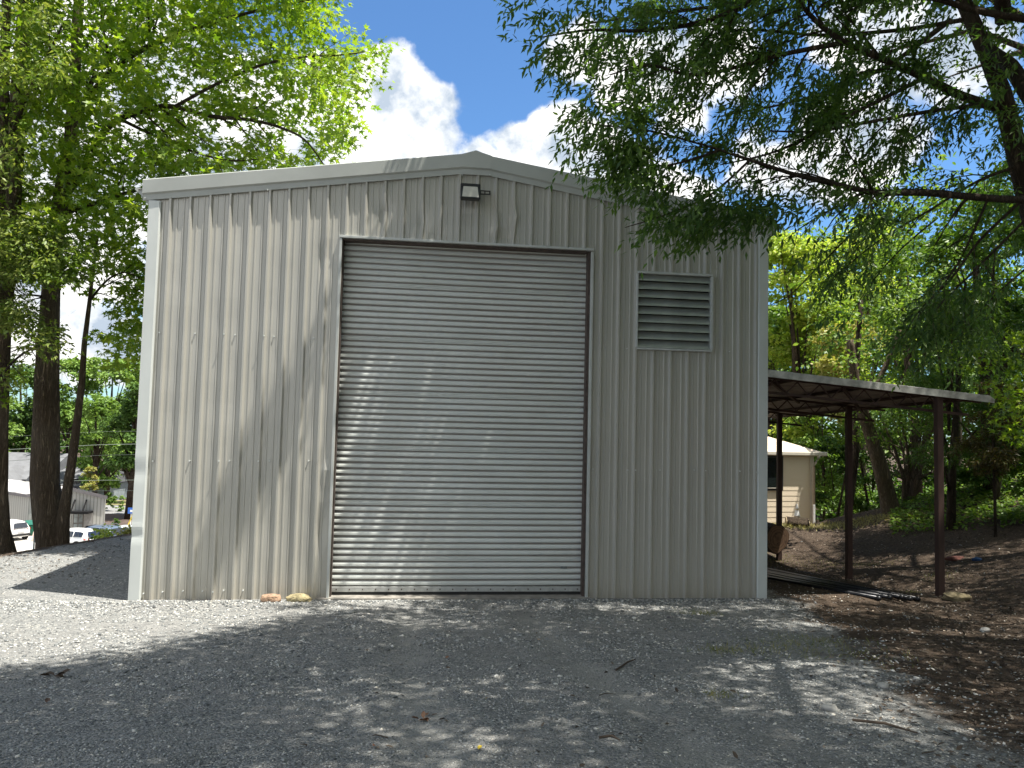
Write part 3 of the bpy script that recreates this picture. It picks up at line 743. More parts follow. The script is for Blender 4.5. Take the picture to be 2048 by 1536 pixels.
slab('mulch_bed', [(-29, 66.5), (-12, 62), (-12, 72), (-30, 78)], LZ+.10, pm('mulch', (.075, .05, .038), .95, 0, .35, 1.5, .5, 10), .1, kind='structure')
slab('lawn_strip', [(-60, 88.2), (-10, 79.2), (-10, 84), (-60, 94)], LZ+.16, pm('dry_grass', (.22, .20, .09), .95, 0, .3, .8), .1, kind='structure')
# grey metal building on the lot
mg1, t, b = newmat('grey_siding')
tc = t.new('ShaderNodeTexCoord').outputs['Object']
wv = t.new('ShaderNodeTexWave', wave_type='BANDS', bands_direction='X'); t.l.new(tc, wv.inputs[0]); wv.inputs['Scale'].default_value = 1.05
t.l.new(t.ramp(wv.outputs['Fac'], [(.1, (.19, .187, .17)), (.3, (.33, .325, .30))]), b.inputs['Base Color']); b.inputs['Roughness'].default_value = .6
q0 = onZ(54, 1068, LZ); q1 = onZ(208, 1068, LZ)
gl = np.linalg.norm((q1-q0)[:2]); ga = math.atan2(q1[1]-q0[1], q1[0]-q0[0])
gb = empty('grey_metal_building', (q0[0], q0[1], LZ), rz=ga, label='low grey metal building with a black awning beyond the parking lot', cat='building')
# which side-wall direction projects towards the left of the picture: lean the plan so that the long wall shows
EH, PH, GD = 3.55, 4.15, 9.0; px2 = gl*.53
sh_ = -9.5   # plan shear of the far end, the side wall runs back and to the left
mb = MB(); mb.add([(0, 0, -.5), (gl, 0, -.5), (gl, 0, EH-.1), (px2, 0, PH), (0, 0, EH)], [(0, 1, 2, 3, 4)])
mb.build('front_wall', mg1, gb)
mb = MB(); mb.add([(0, 0, -.5), (0, 0, EH), (sh_, GD, EH), (sh_, GD, -.5)], [(0, 1, 2, 3)])
mb.add([(gl, 0, -.5), (gl+sh_, GD, -.5), (gl+sh_, GD, EH-.1), (gl, 0, EH-.1)], [(0, 1, 2, 3)])
mb.add([(sh_, GD, -.5), (sh_, GD, EH), (px2+sh_, GD, PH), (gl+sh_, GD, EH-.1), (gl+sh_, GD, -.5)], [(0, 1, 2, 3, 4)])
mb.build('side_wall', mg1, gb)
mb = MB(); o_ = .18
mb.add([(-o_, -o_, EH-.0), (px2, -o_, PH+.06), (px2+sh_, GD, PH+.06), (sh_-o_, GD, EH), (gl+o_, -o_, EH-.1), (gl+sh_+o_, GD, EH-.1)], [(0, 1, 2, 3), (1, 4, 5, 2)])
mb.build('roof', pm('white_roof', (.42, .40, .39), .6, 0, .06, .6), gb)
mfas = pm('grey_fascia', (.13, .12, .125), .6)
mb = MB()
for (xa, za, xb, zb) in ((-o_, EH, px2, PH+.06), (px2, PH+.06, gl+o_, EH-.1)):
    mb.hexa([(xa, -o_-.04, za-.30), (xb, -o_-.04, zb-.30), (xb, -o_, zb-.30), (xa, -o_, za-.30), (xa, -o_-.04, za), (xb, -o_-.04, zb), (xb, -o_, zb), (xa, -o_, za)])
mb.hexa([(-o_-.03, -o_, EH-.28), (-o_, -o_, EH-.28), (sh_-o_, GD, EH-.28), (sh_-o_-.03, GD, EH-.28), (-o_-.03, -o_, EH), (-o_, -o_, EH), (sh_-o_, GD, EH), (sh_-o_-.03, GD, EH)])
mb.build('fascia', mfas, gb)
def fx(px_, py_):  # photo pixel on that front wall -> its local x, z
    n = A([-math.sin(ga), math.cos(ga), 0]); d = ray(px_, py_); k = ((q0-CP)@n)/(d@n); w_ = CP+d*k
    return (w_-q0)@A([math.cos(ga), math.sin(ga), 0]), w_[2]-LZ
ax0, az_ = fx(146, 1023); ax1, _ = fx(186, 1022)
mawn = pm('awning_black', (.008, .008, .009), .8, spec=.15)
MB().box(ax0, ax1, -1.1, -.01, az_-.09, az_+.09).build('awning', mawn, gb)
for pa, pb in ((150, 155), (173, 177)):
    xa, za = fx(pa, 1000)
    MB().beam((xa, -.02, za), (xa+.08, -1.05, az_+.05), .10, .10).build('awning_rod', mawn, gb)
dx0, dz1 = fx(147, 1025); dx1, dz0 = fx(166, 1064)
dfr = MB().box(dx0, dx1, -.05, -.004, 0, dz1).build('glass_door', pm('bronze_frame', (.10, .085, .075), .6), gb)
for i in range(2):
    for j in range(2):
        w_ = (dx1-dx0-.24)/2; h_ = (dz1-.4)/2
        MB().box(dx0+.08+i*(w_+.08), dx0+.08+i*(w_+.08)+w_, -.06, -.052, .15+j*(h_+.1), .15+j*(h_+.1)+h_).build('pane', pm('sky_glass', (.25, .28, .28), .12, 0, .5, 1.2), dfr)
MB().box(dx1+.05, dx1+.75, -.045, -.004, 0, dz1).build('door_recess', pm('recess_grey', (.22, .21, .20), .7), gb)

# town houses behind it: one long gabled building seen over the metal one
mshg = pm('grey_shingle', (.145, .15, .16), .9, 0, .2, .9, .2, 6)
mbl = pm('blue_grey_board', (.25, .29, .30), .7); mgw = pm('grey_wall', (.30, .285, .27), .8)
mfd = pm('dark_fascia', (.035, .035, .04), .7)
th0 = at(-60, 962, 96); 
def town(pxa, pxb, ridge_y, eave_y, D, lab, gx=None, lower=None, wallm=mgw):
    a_ = at(pxa, eave_y, D); b_ = at(pxb, eave_y+(pxb-pxa)*.012, D); rr = at((pxa+pxb)/2, ridge_y, D+6)
    L = np.linalg.norm((b_-a_)[:2]); an = math.atan2(b_[1]-a_[1], b_[0]-a_[0])
    root = empty('town_house', (a_[0], a_[1], LZ), rz=an, label=lab, cat='house', group='town houses beyond the lot')
    e = a_[2]-LZ; r_ = rr[2]-LZ
    MB().box(0.1, L-.1, .3, 12, 0, e-.1).build('wall', wallm, root)
    MB().add([(-.2, 0, e), (L+.2, 0, e), (L+.2, 6, r_), (-.2, 6, r_), (-.2, 12.3, e), (L+.2, 12.3, e)], [(0, 1, 2, 3), (3, 2, 5, 4), (0, 3, 4), (1, 5, 2)]).build('roof', mshg, root)
    MB().box(-.25, L+.25, -.12, -.01, e-.26, e-.02).build('fascia', mfd, root)
    if gx:   # a forward cross gable: black raking fascia running down to the right, wall and window under it
        for (g0, g1) in gx:
            ww = g1-g0; ph = e+.1+ww*.62
            MB().add([(g0, -3, e-.6), (g1, -3, e-.6), (g0, -3, ph), (g1, 2, e-.6), (g0, 5, ph), (g0-1.4*ww/2, -3, e-.6), (g0-1.4*ww/2, 2, e-.6)], [(0, 1, 2), (1, 3, 4, 2), (2, 4, 6, 5), (5, 0, 2)]).build('gable_roof', mshg, root)
            MB().hexa([(g0, -3.12, ph-.45), (g1+.2, -3.12, e-.95), (g1+.2, -3.02, e-.95), (g0, -3.02, ph-.45), (g0, -3.12, ph), (g1+.2, -3.12, e-.5), (g1+.2, -3.02, e-.5), (g0, -3.02, ph)]).build('gable_fascia', mfd, root)
            MB().box(g0-.3, g1+1.6, -2.9, .28, 0, e-.7).build('bay_wall', mgw, root)
            for wx0 in (g1+.1, g1+.8):
                wd = MB().box(wx0, wx0+.55, -2.97, -2.905, e-2.1, e-.85).build('window', mgl, root)
                MB().box(wx0-.06, wx0-.01, -2.985, -2.95, e-2.1, e-.85).build('frame', mwh, wd)
    return root
town(-70, 76, 904, 956, 92, 'grey shingled house with black raking gable left of the thick trunk', gx=[(5.4, 7.6)])
town(84, 118, 925, 962, 93, 'grey roofed house between the two tree trunks', gx=[(.5, 2.2)])
town(120, 152, 930, 957, 94, 'grey roofed house behind the young yellow-green tree', gx=[(.3, 1.6)])
town(152, 184, 948, 971, 90, 'low blue-grey boarded wing at the right end of the grey houses', wallm=mbl)

# ------------------------------------------------------------------ cars
def body_mat(name, c, r=.28): 
    m, t, b = newmat(name); b.inputs['Base Color'].default_value = (*c, 1); b.inputs['Roughness'].default_value = r; b.inputs['Coat Weight'].default_value = .6; b.inputs['Coat Roughness'].default_value = .05
    return m
mgla = pm('car_glass', (.02, .025, .035), .06, 0, .1, 2, spec=.8); mtyre = pm('tyre', (.018, .018, .018), .85); mrim = pm('rim', (.35, .35, .36), .35, .8)
mred = pm('tail_lamp', (.45, .015, .02), .2); mhl = pm('head_lamp', (.6, .62, .62), .15)
def car(loc, rz_, bm_, label, suv=True, rails=False):
    root = empty('parked_car', loc, rz=rz_, label=label, cat='car', group='cars parked on the lower lot')
    Lc = 4.55; Hc = 1.66 if suv else 1.44; W2 = .92
    # stations: x, belt half width, belt z, top z, top half width, lower z
    if suv: st = [(-2.27, .70, .78, .80, .62, .45), (-2.20, .80, .98, 1.02, .68, .30), (-1.98, .88, 1.06, 1.50, .60, .24), (-1.65, .91, 1.05, 1.62, .64, .22), (-.8, .92, 1.02, 1.66, .66, .21), (.1, .92, 1.00, 1.64, .66, .21), (.62, .92, .99, 1.52, .64, .21), (1.22, .91, .98, 1.02, .78, .21), (1.95, .86, .90, .93, .74, .23), (2.22, .74, .72, .78, .64, .28), (2.30, .66, .55, .60, .58, .36)]
    else: st = [(-2.27, .70, .76, .78, .62, .42), (-2.18, .80, .92, .95, .70, .28), (-1.55, .88, .95, .99, .72, .22), (-1.0, .90, .94, 1.30, .60, .21), (-.45, .90, .93, 1.42, .60, .20), (.1, .90, .92, 1.43, .60, .20), (.55, .90, .92, 1.34, .60, .20), (1.15, .90, .90, .95, .74, .20), (1.95, .84, .80, .84, .70, .22), (2.22, .72, .66, .72, .62, .28), (2.30, .64, .5, .55, .56, .36)]
    rings = []
    for x, wb, zb, zt, wt, zl in st:
        c_ = (zt-zb); 
        half = [(wb*.86, zl), (wb, zl+.12), (wb*1.0, (zl+zb)/2+.05), (wb*.985, zb), (wt+(wb-wt)*.18, zb+c_*.82), (wt*.8, zb+c_*.97), (wt*.35, zt)]
        rings.append([(x, -y, z) for y, z in half]+[(x, y, z) for y, z in reversed(half)])
    bo = MB().sweep(None, rings).build('body', bm_, root, smooth=True)
    s_ = bo.modifiers.new('s', 'SUBSURF'); s_.levels = 1; s_.render_levels = 1
    for sg in (-1, 1):
        def wp(x, f, o=.012):  # point on the greenhouse side
            i = max(k for k in range(len(st)-1) if st[k][0] <= x); u = (x-st[i][0])/(st[i+1][0]-st[i][0])
            v = [st[i][k]+(st[i+1][k]-st[i][k])*u for k in range(6)]
            y0_, z0_ = v[1]*.985, v[2]; y1_, z1_ = v[4]+(v[1]-v[4])*.18, v[2]+(v[3]-v[2])*.82
            return (x, sg*(y0_+(y1_-y0_)*f+o), z0_+(z1_-z0_)*f)
        spans = ((-1.85, -1.05), (-.97, -.05), (.03, .85)) if suv else ((-.98, -.1), (-.02, .82))
        for xa, xb in spans:
            mb = MB(); N = 6; lo = [wp(xa+(xb-xa)*k/N, .12) for k in range(N+1)]; hi = [wp(xa+(xb-xa)*k/N, .93) for k in range(N+1)]
            mb.v = lo+hi; mb.f = [[k, k+1, N+2+k, N+1+k] for k in range(N)]; mb.build('side_window', mgla, root)
        for wx_ in (-1.42, 1.42):
            ar = MB().cyl((wx_, sg*.885, .36), (0, 1, 0), .43, .075, 24).build('wheel_arch', mtyre, root)
            wh = MB().cyl((wx_, sg*.85, .335), (0, 1, 0), .335, .23, 24).build('wheel', mtyre, root)
            MB().cyl((wx_, sg*.968, .335), (0, 1, 0), .21, .012, 16).build('rim', mrim, wh)
        MB().hexa([(-2.27, sg*.58, .86), (-2.10, sg*.885, .90), (-2.0, sg*.80, .90), (-2.1, sg*.55, .88), (-2.245, sg*.56, 1.0), (-2.0, sg*.90, 1.03), (-1.95, sg*.80, 1.03), (-2.05, sg*.55, 1.0)]).build('tail_light', mred, root)
        MB().hexa([(2.22, sg*.45, .62), (2.08, sg*.80, .66), (2.0, sg*.75, .66), (2.1, sg*.4, .62), (2.20, sg*.45, .76), (1.98, sg*.84, .82), (1.9, sg*.75, .80), (2.1, sg*.4, .76)]).build('headlight', mhl, root)
        if rails: MB().tube([(-1.6, sg*.58, 1.66), (-1.4, sg*.58, 1.73), (.2, sg*.58, 1.73), (.4, sg*.58, 1.66)], .02, 6).build('roof_rail', mrim, root)
    if suv: rw = [(-2.235, -.60, 1.06), (-2.235, .60, 1.06), (-2.01, .50, 1.47), (-2.01, -.50, 1.47)]; fw = [(1.17, -.72, 1.07), (1.17, .72, 1.07), (.70, .54, 1.52), (.70, -.54, 1.52)]
    else: rw = [(-1.56, -.62, 1.03), (-1.56, .62, 1.03), (-1.05, .52, 1.32), (-1.05, -.52, 1.32)]; fw = [(1.12, -.68, 1.0), (1.12, .68, 1.0), (.62, .52, 1.36), (.62, -.52, 1.36)]
    MB().add([(x-.03, y, z+.02) for x, y, z in rw], [(0, 3, 2, 1)]).build('rear_window', mgla, root)
    MB().add([(x+.03, y, z+.02) for x, y, z in fw], [(0, 1, 2, 3)]).build('windscreen', mgla, root)
    MB().box(-2.30, -2.2, -.80, .80, .40, .58).build('bumper', mtyre if suv else bm_, root, bevel=.03)
    MB().box(-2.30, -2.27, -.26, .26, .66, .80).build('number_plate', pm('plate', (.5, .5, .5), .5, 0, .4, 20), root)
    return root
mwhite = body_mat('white_paint', (.74, .74, .73)); mblue = body_mat('blue_grey_paint', (.10, .13, .175)); msil = body_mat('pale_paint', (.60, .64, .66))
def place(px_, py_): return onZ(px_, py_, LZ+.03)
p = place(8, 1077); car((p[0], p[1], LZ+.03), math.radians(148), mwhite, 'white hatchback-shaped car showing its red tail light behind the left trunk')
p = place(140, 1097); car((p[0], p[1], LZ+.03), math.radians(160), mwhite, 'white four-door car parked just right of the thick trunk')
p = place(195, 1089); car((p[0], p[1], LZ+.03), math.radians(152), mblue, 'blue-grey car with roof rails parked behind the white one', rails=True)
p = place(246, 1084); car((p[0], p[1], LZ+.03), math.radians(172), msil, 'pale low sedan behind the weeds next to the yellow guy wire', suv=False)
p = place(285, 1078); car((p[0], p[1], LZ+.03), math.radians(172), body_mat('teal_paint', (.30, .42, .45)), 'pale blue sedan cut off by the corner of the shed', suv=False)
# ------------------------------------------------------------------ dumpster, pole, board, sign, guy wire, power lines
mgr = pm('dumpster_green', (.012, .14, .085), .5, 0, .2, 3); mgr2 = pm('dumpster_lid', (.012, .11, .08), .5)
p = place(60, 1072); dmp = empty('dumpster', (p[0], p[1]+.6, LZ+.03), rz=.15, label='dark green dumpster between the left car and the slim pole', cat='dumpster')
MB().hexa([(-.72, -.5, .08), (.78, -.5, .08), (.78, .5, .08), (-.72, .5, .08), (-.78, -.6, .92), (.84, -.6, .92), (.84, .55, 1.15), (-.78, .55, 1.15)]).build('bin', mgr, dmp, bevel=.02)
MB().hexa([(-.82, -.66, .95), (.88, -.66, .95), (.88, .60, 1.18), (-.82, .60, 1.18), (-.82, -.66, 1.0), (.88, -.66, 1.0), (.88, .60, 1.24), (-.82, .60, 1.24)]).build('lid', mgr2, dmp)
for x in (-.5, .5): MB().box(x-.04, x+.04, -.62, -.53, .1, .9).build('rib', mgr2, dmp)
p = at(70, 1046, 20.5); q = at(67, 1102, 20.5)
sp1 = empty('sign_post', (q[0], q[1], q[2]-.3), label='slim pale galvanised post standing between the two left trunks', cat='post')
for o in [MB().box(-.018, .018, -.01, .01, 0, p[2]-q[2]+.3).build('post', pm('galv_post', (.33, .40, .38), .5, .5), sp1), MB().box(-.025, .09, -.015, .015, p[2]-q[2]+.22, p[2]-q[2]+.34).build('end_plate', pm('plate_edge', (.45, .5, .48), .5, .4), sp1)]: pass
p = place(74, 1083)
bdm = MB(); bdm.sweep(None, [[(-.45+.16*z, -.05, z), (.30+.16*z*(1 if z < .8 else .6), -.02, z), (.30+.16*z, .03, z), (-.45+.16*z, .0, z)] for z in (0, .4, .8, 1.2, 1.6, 1.9)])
o = bdm.build('leaning_board', pm('faded_pink', (.62, .48, .42), .8, 0, .25, 2.5)); o.location = (p[0], p[1], LZ+.03); o.rotation_euler = (-.15, 0, .2)
tag(o, 'faded pink and white board leaning beside the dumpster behind the slim post', 'board')
msg = pm('sign_blue', (.03, .13, .50), .5, 0, .05); msw = pm('sign_white', (.75, .78, .8), .5, 0, .05)
p = at(262, 1022, 70); b_ = at(261, 1052, 70)
sg_ = empty('road_sign', (b_[0], b_[1], b_[2]-.4), label='small blue sign on a white post in front of the big oak trunk', cat='sign')
hz = p[2]-b_[2]+.4
MB().box(-.035, .035, -.02, .02, 0, hz-.2).build('post', msw, sg_)
MB().box(-.30, .30, -.05, -.022, hz-.25, hz+.30).build('panel', msg, sg_, bevel=.02)
MB().box(-.09, .12, -.056, -.051, hz-.10, hz+.10).build('symbol', msw, sg_)
g0_ = at(252, 1060, 64); g1_ = at(276, 1006, 64); g2_ = at(300, 945, 64)
gw = empty('guy_wire', g0_, label='slanting guy wire with a yellow plastic guard beside the blue sign', cat='guy wire')
MB().tube([(0, 0, 0), g2_-g0_], .018, 6).build('wire', mrim, gw)
MB().tube([(0, 0, 0), (g1_-g0_)*.62], .06, 8).build('guard', pm('yellow_guard', (.75, .55, .06), .5), gw)
mw = pm('wire_grey', (.16, .19, .16), .6)
for i, (ya, yb, D, w_) in enumerate(((898, 889, 58, .035), (921, 910, 58, .025), (962, 960, 60, .026), (983, 981, 60, .022), (872, 863, 62, .012))):
    a_ = at(-500, ya+(ya-yb)*1.6, D); b_ = at(420, yb-(ya-yb)*.4, D-2); mid = at(0, ya+2, D-.6); md2 = at(200, yb+.5, D-1.2)
    tag(MB().tube([a_, mid, md2, b_], w_*.6, 5).build('power_line', mw), ['topmost thick power line crossing in front of the grey roofs', 'thin power line just under the thick one', 'power line at the height of the low boarded wing', 'lowest power line beside the big oak trunk', 'faint highest power line in front of the far trees'][i], 'power line', 'power lines crossing above the lot')
# ------------------------------------------------------------------ vegetation
bk1 = barkmat('grey_bark', (.24, .18, .12), (.30, .24, .17)); bk2 = barkmat('dark_bark', (.11, .08, .055), (.16, .125, .09))
bk3 = barkmat('pale_bark', (.30, .23, .17), (.22, .17, .12), 2)
G = lambda *s: [(i/(len(s)-1), c) for i, c in enumerate(s)]
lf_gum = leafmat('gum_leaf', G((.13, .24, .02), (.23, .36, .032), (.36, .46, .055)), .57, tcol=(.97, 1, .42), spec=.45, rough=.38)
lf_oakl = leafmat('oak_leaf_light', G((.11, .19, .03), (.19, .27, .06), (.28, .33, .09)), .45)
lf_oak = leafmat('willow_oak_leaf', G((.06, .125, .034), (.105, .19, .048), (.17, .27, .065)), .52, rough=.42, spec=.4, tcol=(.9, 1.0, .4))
lf_br = leafmat('sunny_leaf', G((.20, .31, .04), (.34, .47, .07), (.52, .58, .15)), .55, big=.35)  # albedo raised so these crowns look strongly sunlit
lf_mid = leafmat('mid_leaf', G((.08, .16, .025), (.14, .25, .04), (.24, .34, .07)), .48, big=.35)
lf_dk = leafmat('dark_leaf', G((.04, .095, .015), (.075, .155, .022), (.13, .22, .035)), .45, big=.4)  # darker greens, mostly the oak canopy's shade put into the leaf colour
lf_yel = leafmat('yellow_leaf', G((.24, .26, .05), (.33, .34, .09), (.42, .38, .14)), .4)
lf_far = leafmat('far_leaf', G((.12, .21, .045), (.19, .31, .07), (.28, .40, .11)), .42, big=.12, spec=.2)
lf_fdk = leafmat('far_dark_leaf', G((.06, .12, .03), (.10, .18, .045), (.16, .26, .07)), .4, big=.12, spec=.2)

def gate(P, s, th, seed=0):
    """soft 3-D noise gate that opens gaps between leaf masses"""
    v = np.zeros(len(P)); r_ = np.random.default_rng(seed+5)
    for i in range(9):
        k = r_.normal(0, 1, 3)*s*(1 if i < 5 else 2.2); v += np.sin(P@k+r_.uniform(0, 6.28))*(1 if i < 5 else .6)
    v /= 2.2
    return v > th
def inpoly(px, py, poly):
    c = np.zeros(len(px), bool); n = len(poly); j = n-1
    for i in range(n):
        xi, yi = poly[i]; xj, yj = poly[j]
        k = ((yi > py) != (yj > py)) & (px < (xj-xi)*(py-yi)/((yj-yi) or 1e-9)+xi); c ^= k; j = i
    return c
def frust(poly, n, D0, D1, wob_=18):
    poly = [(float(a_), float(b_)) for a_, b_ in poly]
    xs_ = [q[0] for q in poly]; ys_ = [q[1] for q in poly]
    px_ = rng.uniform(min(xs_), max(xs_), n*4); py_ = rng.uniform(min(ys_), max(ys_), n*4)
    k = inpoly(px_+rng.normal(0, wob_, n*4), py_+rng.normal(0, wob_, n*4), poly); px_, py_ = px_[k][:n], py_[k][:n]
    D = rng.uniform(D0, D1, len(px_))
    R_ = CR[None]*((px_-1024)/F)[:, None]-CU[None]*((py_-768)/F)[:, None]+CF[None]
    return CP+R_*D[:, None]
def off_building(P, m_=.35):
    inside = (P[:, 0] > -m_) & (P[:, 0] < BW+m_) & (P[:, 1] > -m_) & (P[:, 1] < BD+m_)
    top = 6.7+.15*np.minimum(P[:, 0], BW-P[:, 0])
    return P[~(inside & (P[:, 2] < top+.1))]
def pix_tube(mb, pts, r0, r1, n=8):
    P = [at(*q) for q in pts]; k = len(P)
    # smooth by Catmull-Rom
    Q = []
    for i in range(k-1):
        p0, p1, p2, p3 = P[max(i-1, 0)], P[i], P[i+1], P[min(i+2, k-1)]
        for s_ in range(5):
            u = s_/5; Q.append(.5*((2*p1)+(-p0+p2)*u+(2*p0-5*p1+4*p2-p3)*u*u+(-p0+3*p1-3*p2+p3)*u**3))
    Q.append(P[-1]); L = len(Q)
    rr = [r0+(r1-r0)*i/(L-1) for i in range(L)]
    mb.tube(Q, rr, n); return Q, rr
def side_branches(mb, Q, rr, n, length, droop=.3, out=None, start=.15, bias=(0, 0, 0), nn=5, sub=True, guard=None):
    for k in range(n):
        i = int((start+(1-start)*random.random())*(len(Q)-2)); p = Q[i]; ax = Q[i+1]-Q[i]; ax /= np.linalg.norm(ax)
        d = rnd_unit(1)[0]; d = d-ax*(d@ax); d /= np.linalg.norm(d); d = d*.8+ax*.7+A(bias); d /= np.linalg.norm(d)
        L = length*random.uniform(.5, 1.2); r = min(rr[i]*.5, .02*L+.006); pts = [p]
        for s_ in range(1, 6):
            d = d+A([0, 0, -droop*.12])+rnd_unit(1)[0]*.13; d /= np.linalg.norm(d); pts.append(pts[-1]+d*L/5)
        if guard and not guard(np.array(pts)): continue
        mb.tube(pts, [r*(1-.85*j/5) for j in range(6)], nn)
        if out is not None: out.append(pts)
        if sub:
            for q in range(3):
                a_ = pts[random.randint(1, 4)]; d2 = d+rnd_unit(1)[0]*.7; d2 /= np.linalg.norm(d2); p2 = [a_]
                for s_ in range(3): p2.append(p2[-1]+d2*L*.16); d2 = d2+A([0, 0, -.12])
                if guard and not guard(np.array(p2)): continue
                mb.tube(p2, [r*.4, r*.3, r*.2, r*.1], 3)
                if out is not None: out.append(p2)

# --- the two trees left of the shed
tB = empty('sweetgum_tree', (0, 0, 0), label='broad bright green tree with a thick dark trunk and a thin leaning side stem', cat='tree')
tb0 = at(103, 1096, 17.6); tB.location = (tb0[0], tb0[1], Hs(tb0[0], tb0[1]))
def under(root, o): o.location = (-root.location[0], -root.location[1], -root.location[2]); return o
mb = MB()
def trunk_px(mb, pts, n=18, lump=.06, seed=1):
    """pts: px, py, D, pixel half width"""
    r_ = np.random.default_rng(seed); rings = []; P = [(at(a_, b_, c_), w_*c_/F) for a_, b_, c_, w_ in pts]
    Q = []
    for i in range(len(P)-1):
        for s_ in range(6):
            u = s_/6; Q.append((P[i][0]*(1-u)+P[i+1][0]*u, P[i][1]*(1-u)+P[i+1][1]*u))
    Q.append(P[-1]); ph = r_.uniform(0, 6.28, 6)
    for i, (p, r) in enumerate(Q):
        rings.append([p+A([math.cos(a_), math.sin(a_), 0])*r*(1+lump*math.sin(3*a_+ph[0]+i*.11)+lump*.6*math.sin(5*a_+ph[1]-i*.2)+lump*.35*math.sin(9*a_+ph[2]+.4*math.sin(i))) for a_ in [2*PI*k/n for k in range(n)]])
    mb.sweep(None, rings)
trunk_px(mb, [(112, 1125, 17.6, 36), (106, 1085, 17.6, 29), (97, 1030, 17.6, 27), (90, 960, 17.6, 26), (92, 850, 17.6, 24), (92, 760, 17.6, 22), (95, 690, 17.6, 20), (101, 600, 17.6, 17), (105, 540, 17.6, 15), (122, 400, 17.7, 14), (142, 280, 17.8, 12), (150, 150, 17.9, 10), (158, 0, 18, 9), (170, -200, 18, 6)], 28, .05)
trunk_px(mb, [(124, 1110, 17.5, 14), (126, 1040, 17.5, 12), (134, 985, 17.45, 9.5), (143, 930, 17.4, 8.5), (150, 880, 17.35, 8), (156, 830, 17.3, 7), (164, 760, 17.3, 6), (168, 690, 17.3, 5), (178, 610, 17.3, 4), (186, 540, 17.3, 3), (196, 470, 17.3, 2)], 14, .05, 2)
under(tB, mb.build('trunk', bk1, tB, smooth=True))
mb = MB(); tw = []
for pts, r0, r1 in (([(128, 400, 17.7), (200, 275, 17.2), (240, 238, 16.9), (300, 218, 16.6), (345, 213, 16.4), (420, 232, 16.2), (500, 240, 16.0), (560, 255, 16), (610, 280, 16), (648, 330, 16)], .09, .012),
                    ([(146, 230, 17.8), (250, 120, 17.4), (380, 60, 17), (520, 20, 16.6), (620, 0, 16.5)], .08, .015),
                    ([(140, 300, 17.8), (190, 150, 18.2), (270, 60, 18.6), (340, -60, 18.6)], .07, .02),
                    ([(118, 430, 17.7), (210, 400, 17.4), (300, 372, 17), (380, 340, 16.8)], .06, .012),
                    ([(180, 600, 17.3), (215, 560, 17), (250, 545, 17), (285, 560, 16.9)], .03, .01),
                    ([(350, 213, 16.4), (450, 160, 16.2), (560, 120, 16), (680, 110, 15.9), (725, 105, 15.9)], .04, .01),
                    ([(240, 238, 16.9), (350, 290, 16.5), (450, 320, 16.4), (520, 318, 16.4)], .04, .01),
                    ([(105, 545, 17.6), (60, 500, 17.4), (30, 430, 17)], .04, .015),
                    ([(95, 700, 17.6), (60, 690, 17.2), (20, 705, 17)], .025, .01), ([(100, 595, 17.6), (60, 590, 17.3), (22, 592, 17.2)], .03, .012)):
    Q, rr = pix_tube(mb, pts, r0, r1, 8); side_branches(mb, Q, rr, 9, 1.5, .4, tw)
under(tB, mb.build('branches', bk2, tB, smooth=True))
L = Leaves()
polyB = [(60, -330), (640, -330), (690, -20), (668, 45), (640, 66), (660, 95), (748, 84), (750, 118), (720, 150), (722, 195), (690, 205), (712, 262), (700, 300), (716, 322), (600, 330), (560, 350), (400, 380), (320, 400), (300, 480), (305, 640), (275, 735), (225, 715), (200, 650), (150, 560), (60, 560), (20, 440), (20, 150)]
def spare_drive(C, p=.94):
    lx, ly = C[:, 0]-.30*C[:, 2], C[:, 1]+.122*C[:, 2]
    hit = (lx > -4.4) & (lx < .3) & (ly < 4.4+.35*lx*0) & (ly > -3)
    return C[~(hit & (rng.random(len(C)) < p))]
C = frust(polyB, 4900, 14.8, 20.6, 10); C = spare_drive(off_building(C))
keep = gate(C, 1.25, -.25, 3)
# sky gaps seen in the photo, as openings that run through the crown
def hole(C, cx, cy_, rx, ry):
    v = C-CP; z = v@CF; x = 1024+F*(v@CR)/z; y = 768-F*(v@CU)/z
    return ((x-cx)/rx)**2+((y-cy_)/ry)**2 > rng.uniform(.5, 1.1, len(C))
for h_ in ((480, 255, 70, 34), (270, 245, 55, 24), (345, 190, 30, 20), (575, 290, 40, 30), (290, 110, 20, 18), (330, 130, 20, 14), (520, 190, 24, 18), (205, 560, 40, 34), (640, 245, 22, 24), (245, 720, 10, 8), (130, 240, 22, 30), (60, 285, 14, 40), (410, 300, 20, 12), (600, 120, 22, 20), (170, 610, 34, 34), (215, 640, 22, 26)):
    keep &= hole(C, *h_)
L.sprays(C[keep], 12, .33, .205, .195, .35)
TW = np.array([p for pts in tw for p in pts[2:]]); TW = off_building(TW, .2); L.sprays(TW[rng.random(len(TW)) < .5], 8, .22, .145, .14, .3)
under(tB, L.build('crown', STAR, lf_gum, tB))
# leftmost tree
tA = empty('oak_tree', tuple(at(2, 1118, 16.6)), label='dark trunked tree at the left edge with finer pale green foliage', cat='tree')
tA.location[2] = Hs(tA.location[0], tA.location[1])
mb = MB()
trunk_px(mb, [(0, 1150, 16.6, 34), (2, 1110, 16.6, 26), (-2, 1060, 16.6, 19), (-6, 980, 16.6, 18), (-4, 850, 16.6, 17), (0, 720, 16.6, 17), (4, 640, 16.6, 17), (12, 560, 16.7, 17), (20, 470, 16.8, 17), (28, 330, 17, 16), (36, 200, 17.2, 15), (44, 80, 17.3, 12), (55, -120, 17.5, 9)], 24, .06, 5)
trunk_px(mb, [(-2, 640, 16.6, 12), (-10, 500, 16.3, 12), (2, 300, 16, 11), (8, 150, 15.8, 9), (14, -60, 15.6, 7)], 14, .06, 6)
under(tA, mb.build('trunk', bk1, tA, smooth=True))
mb = MB(); tw = []
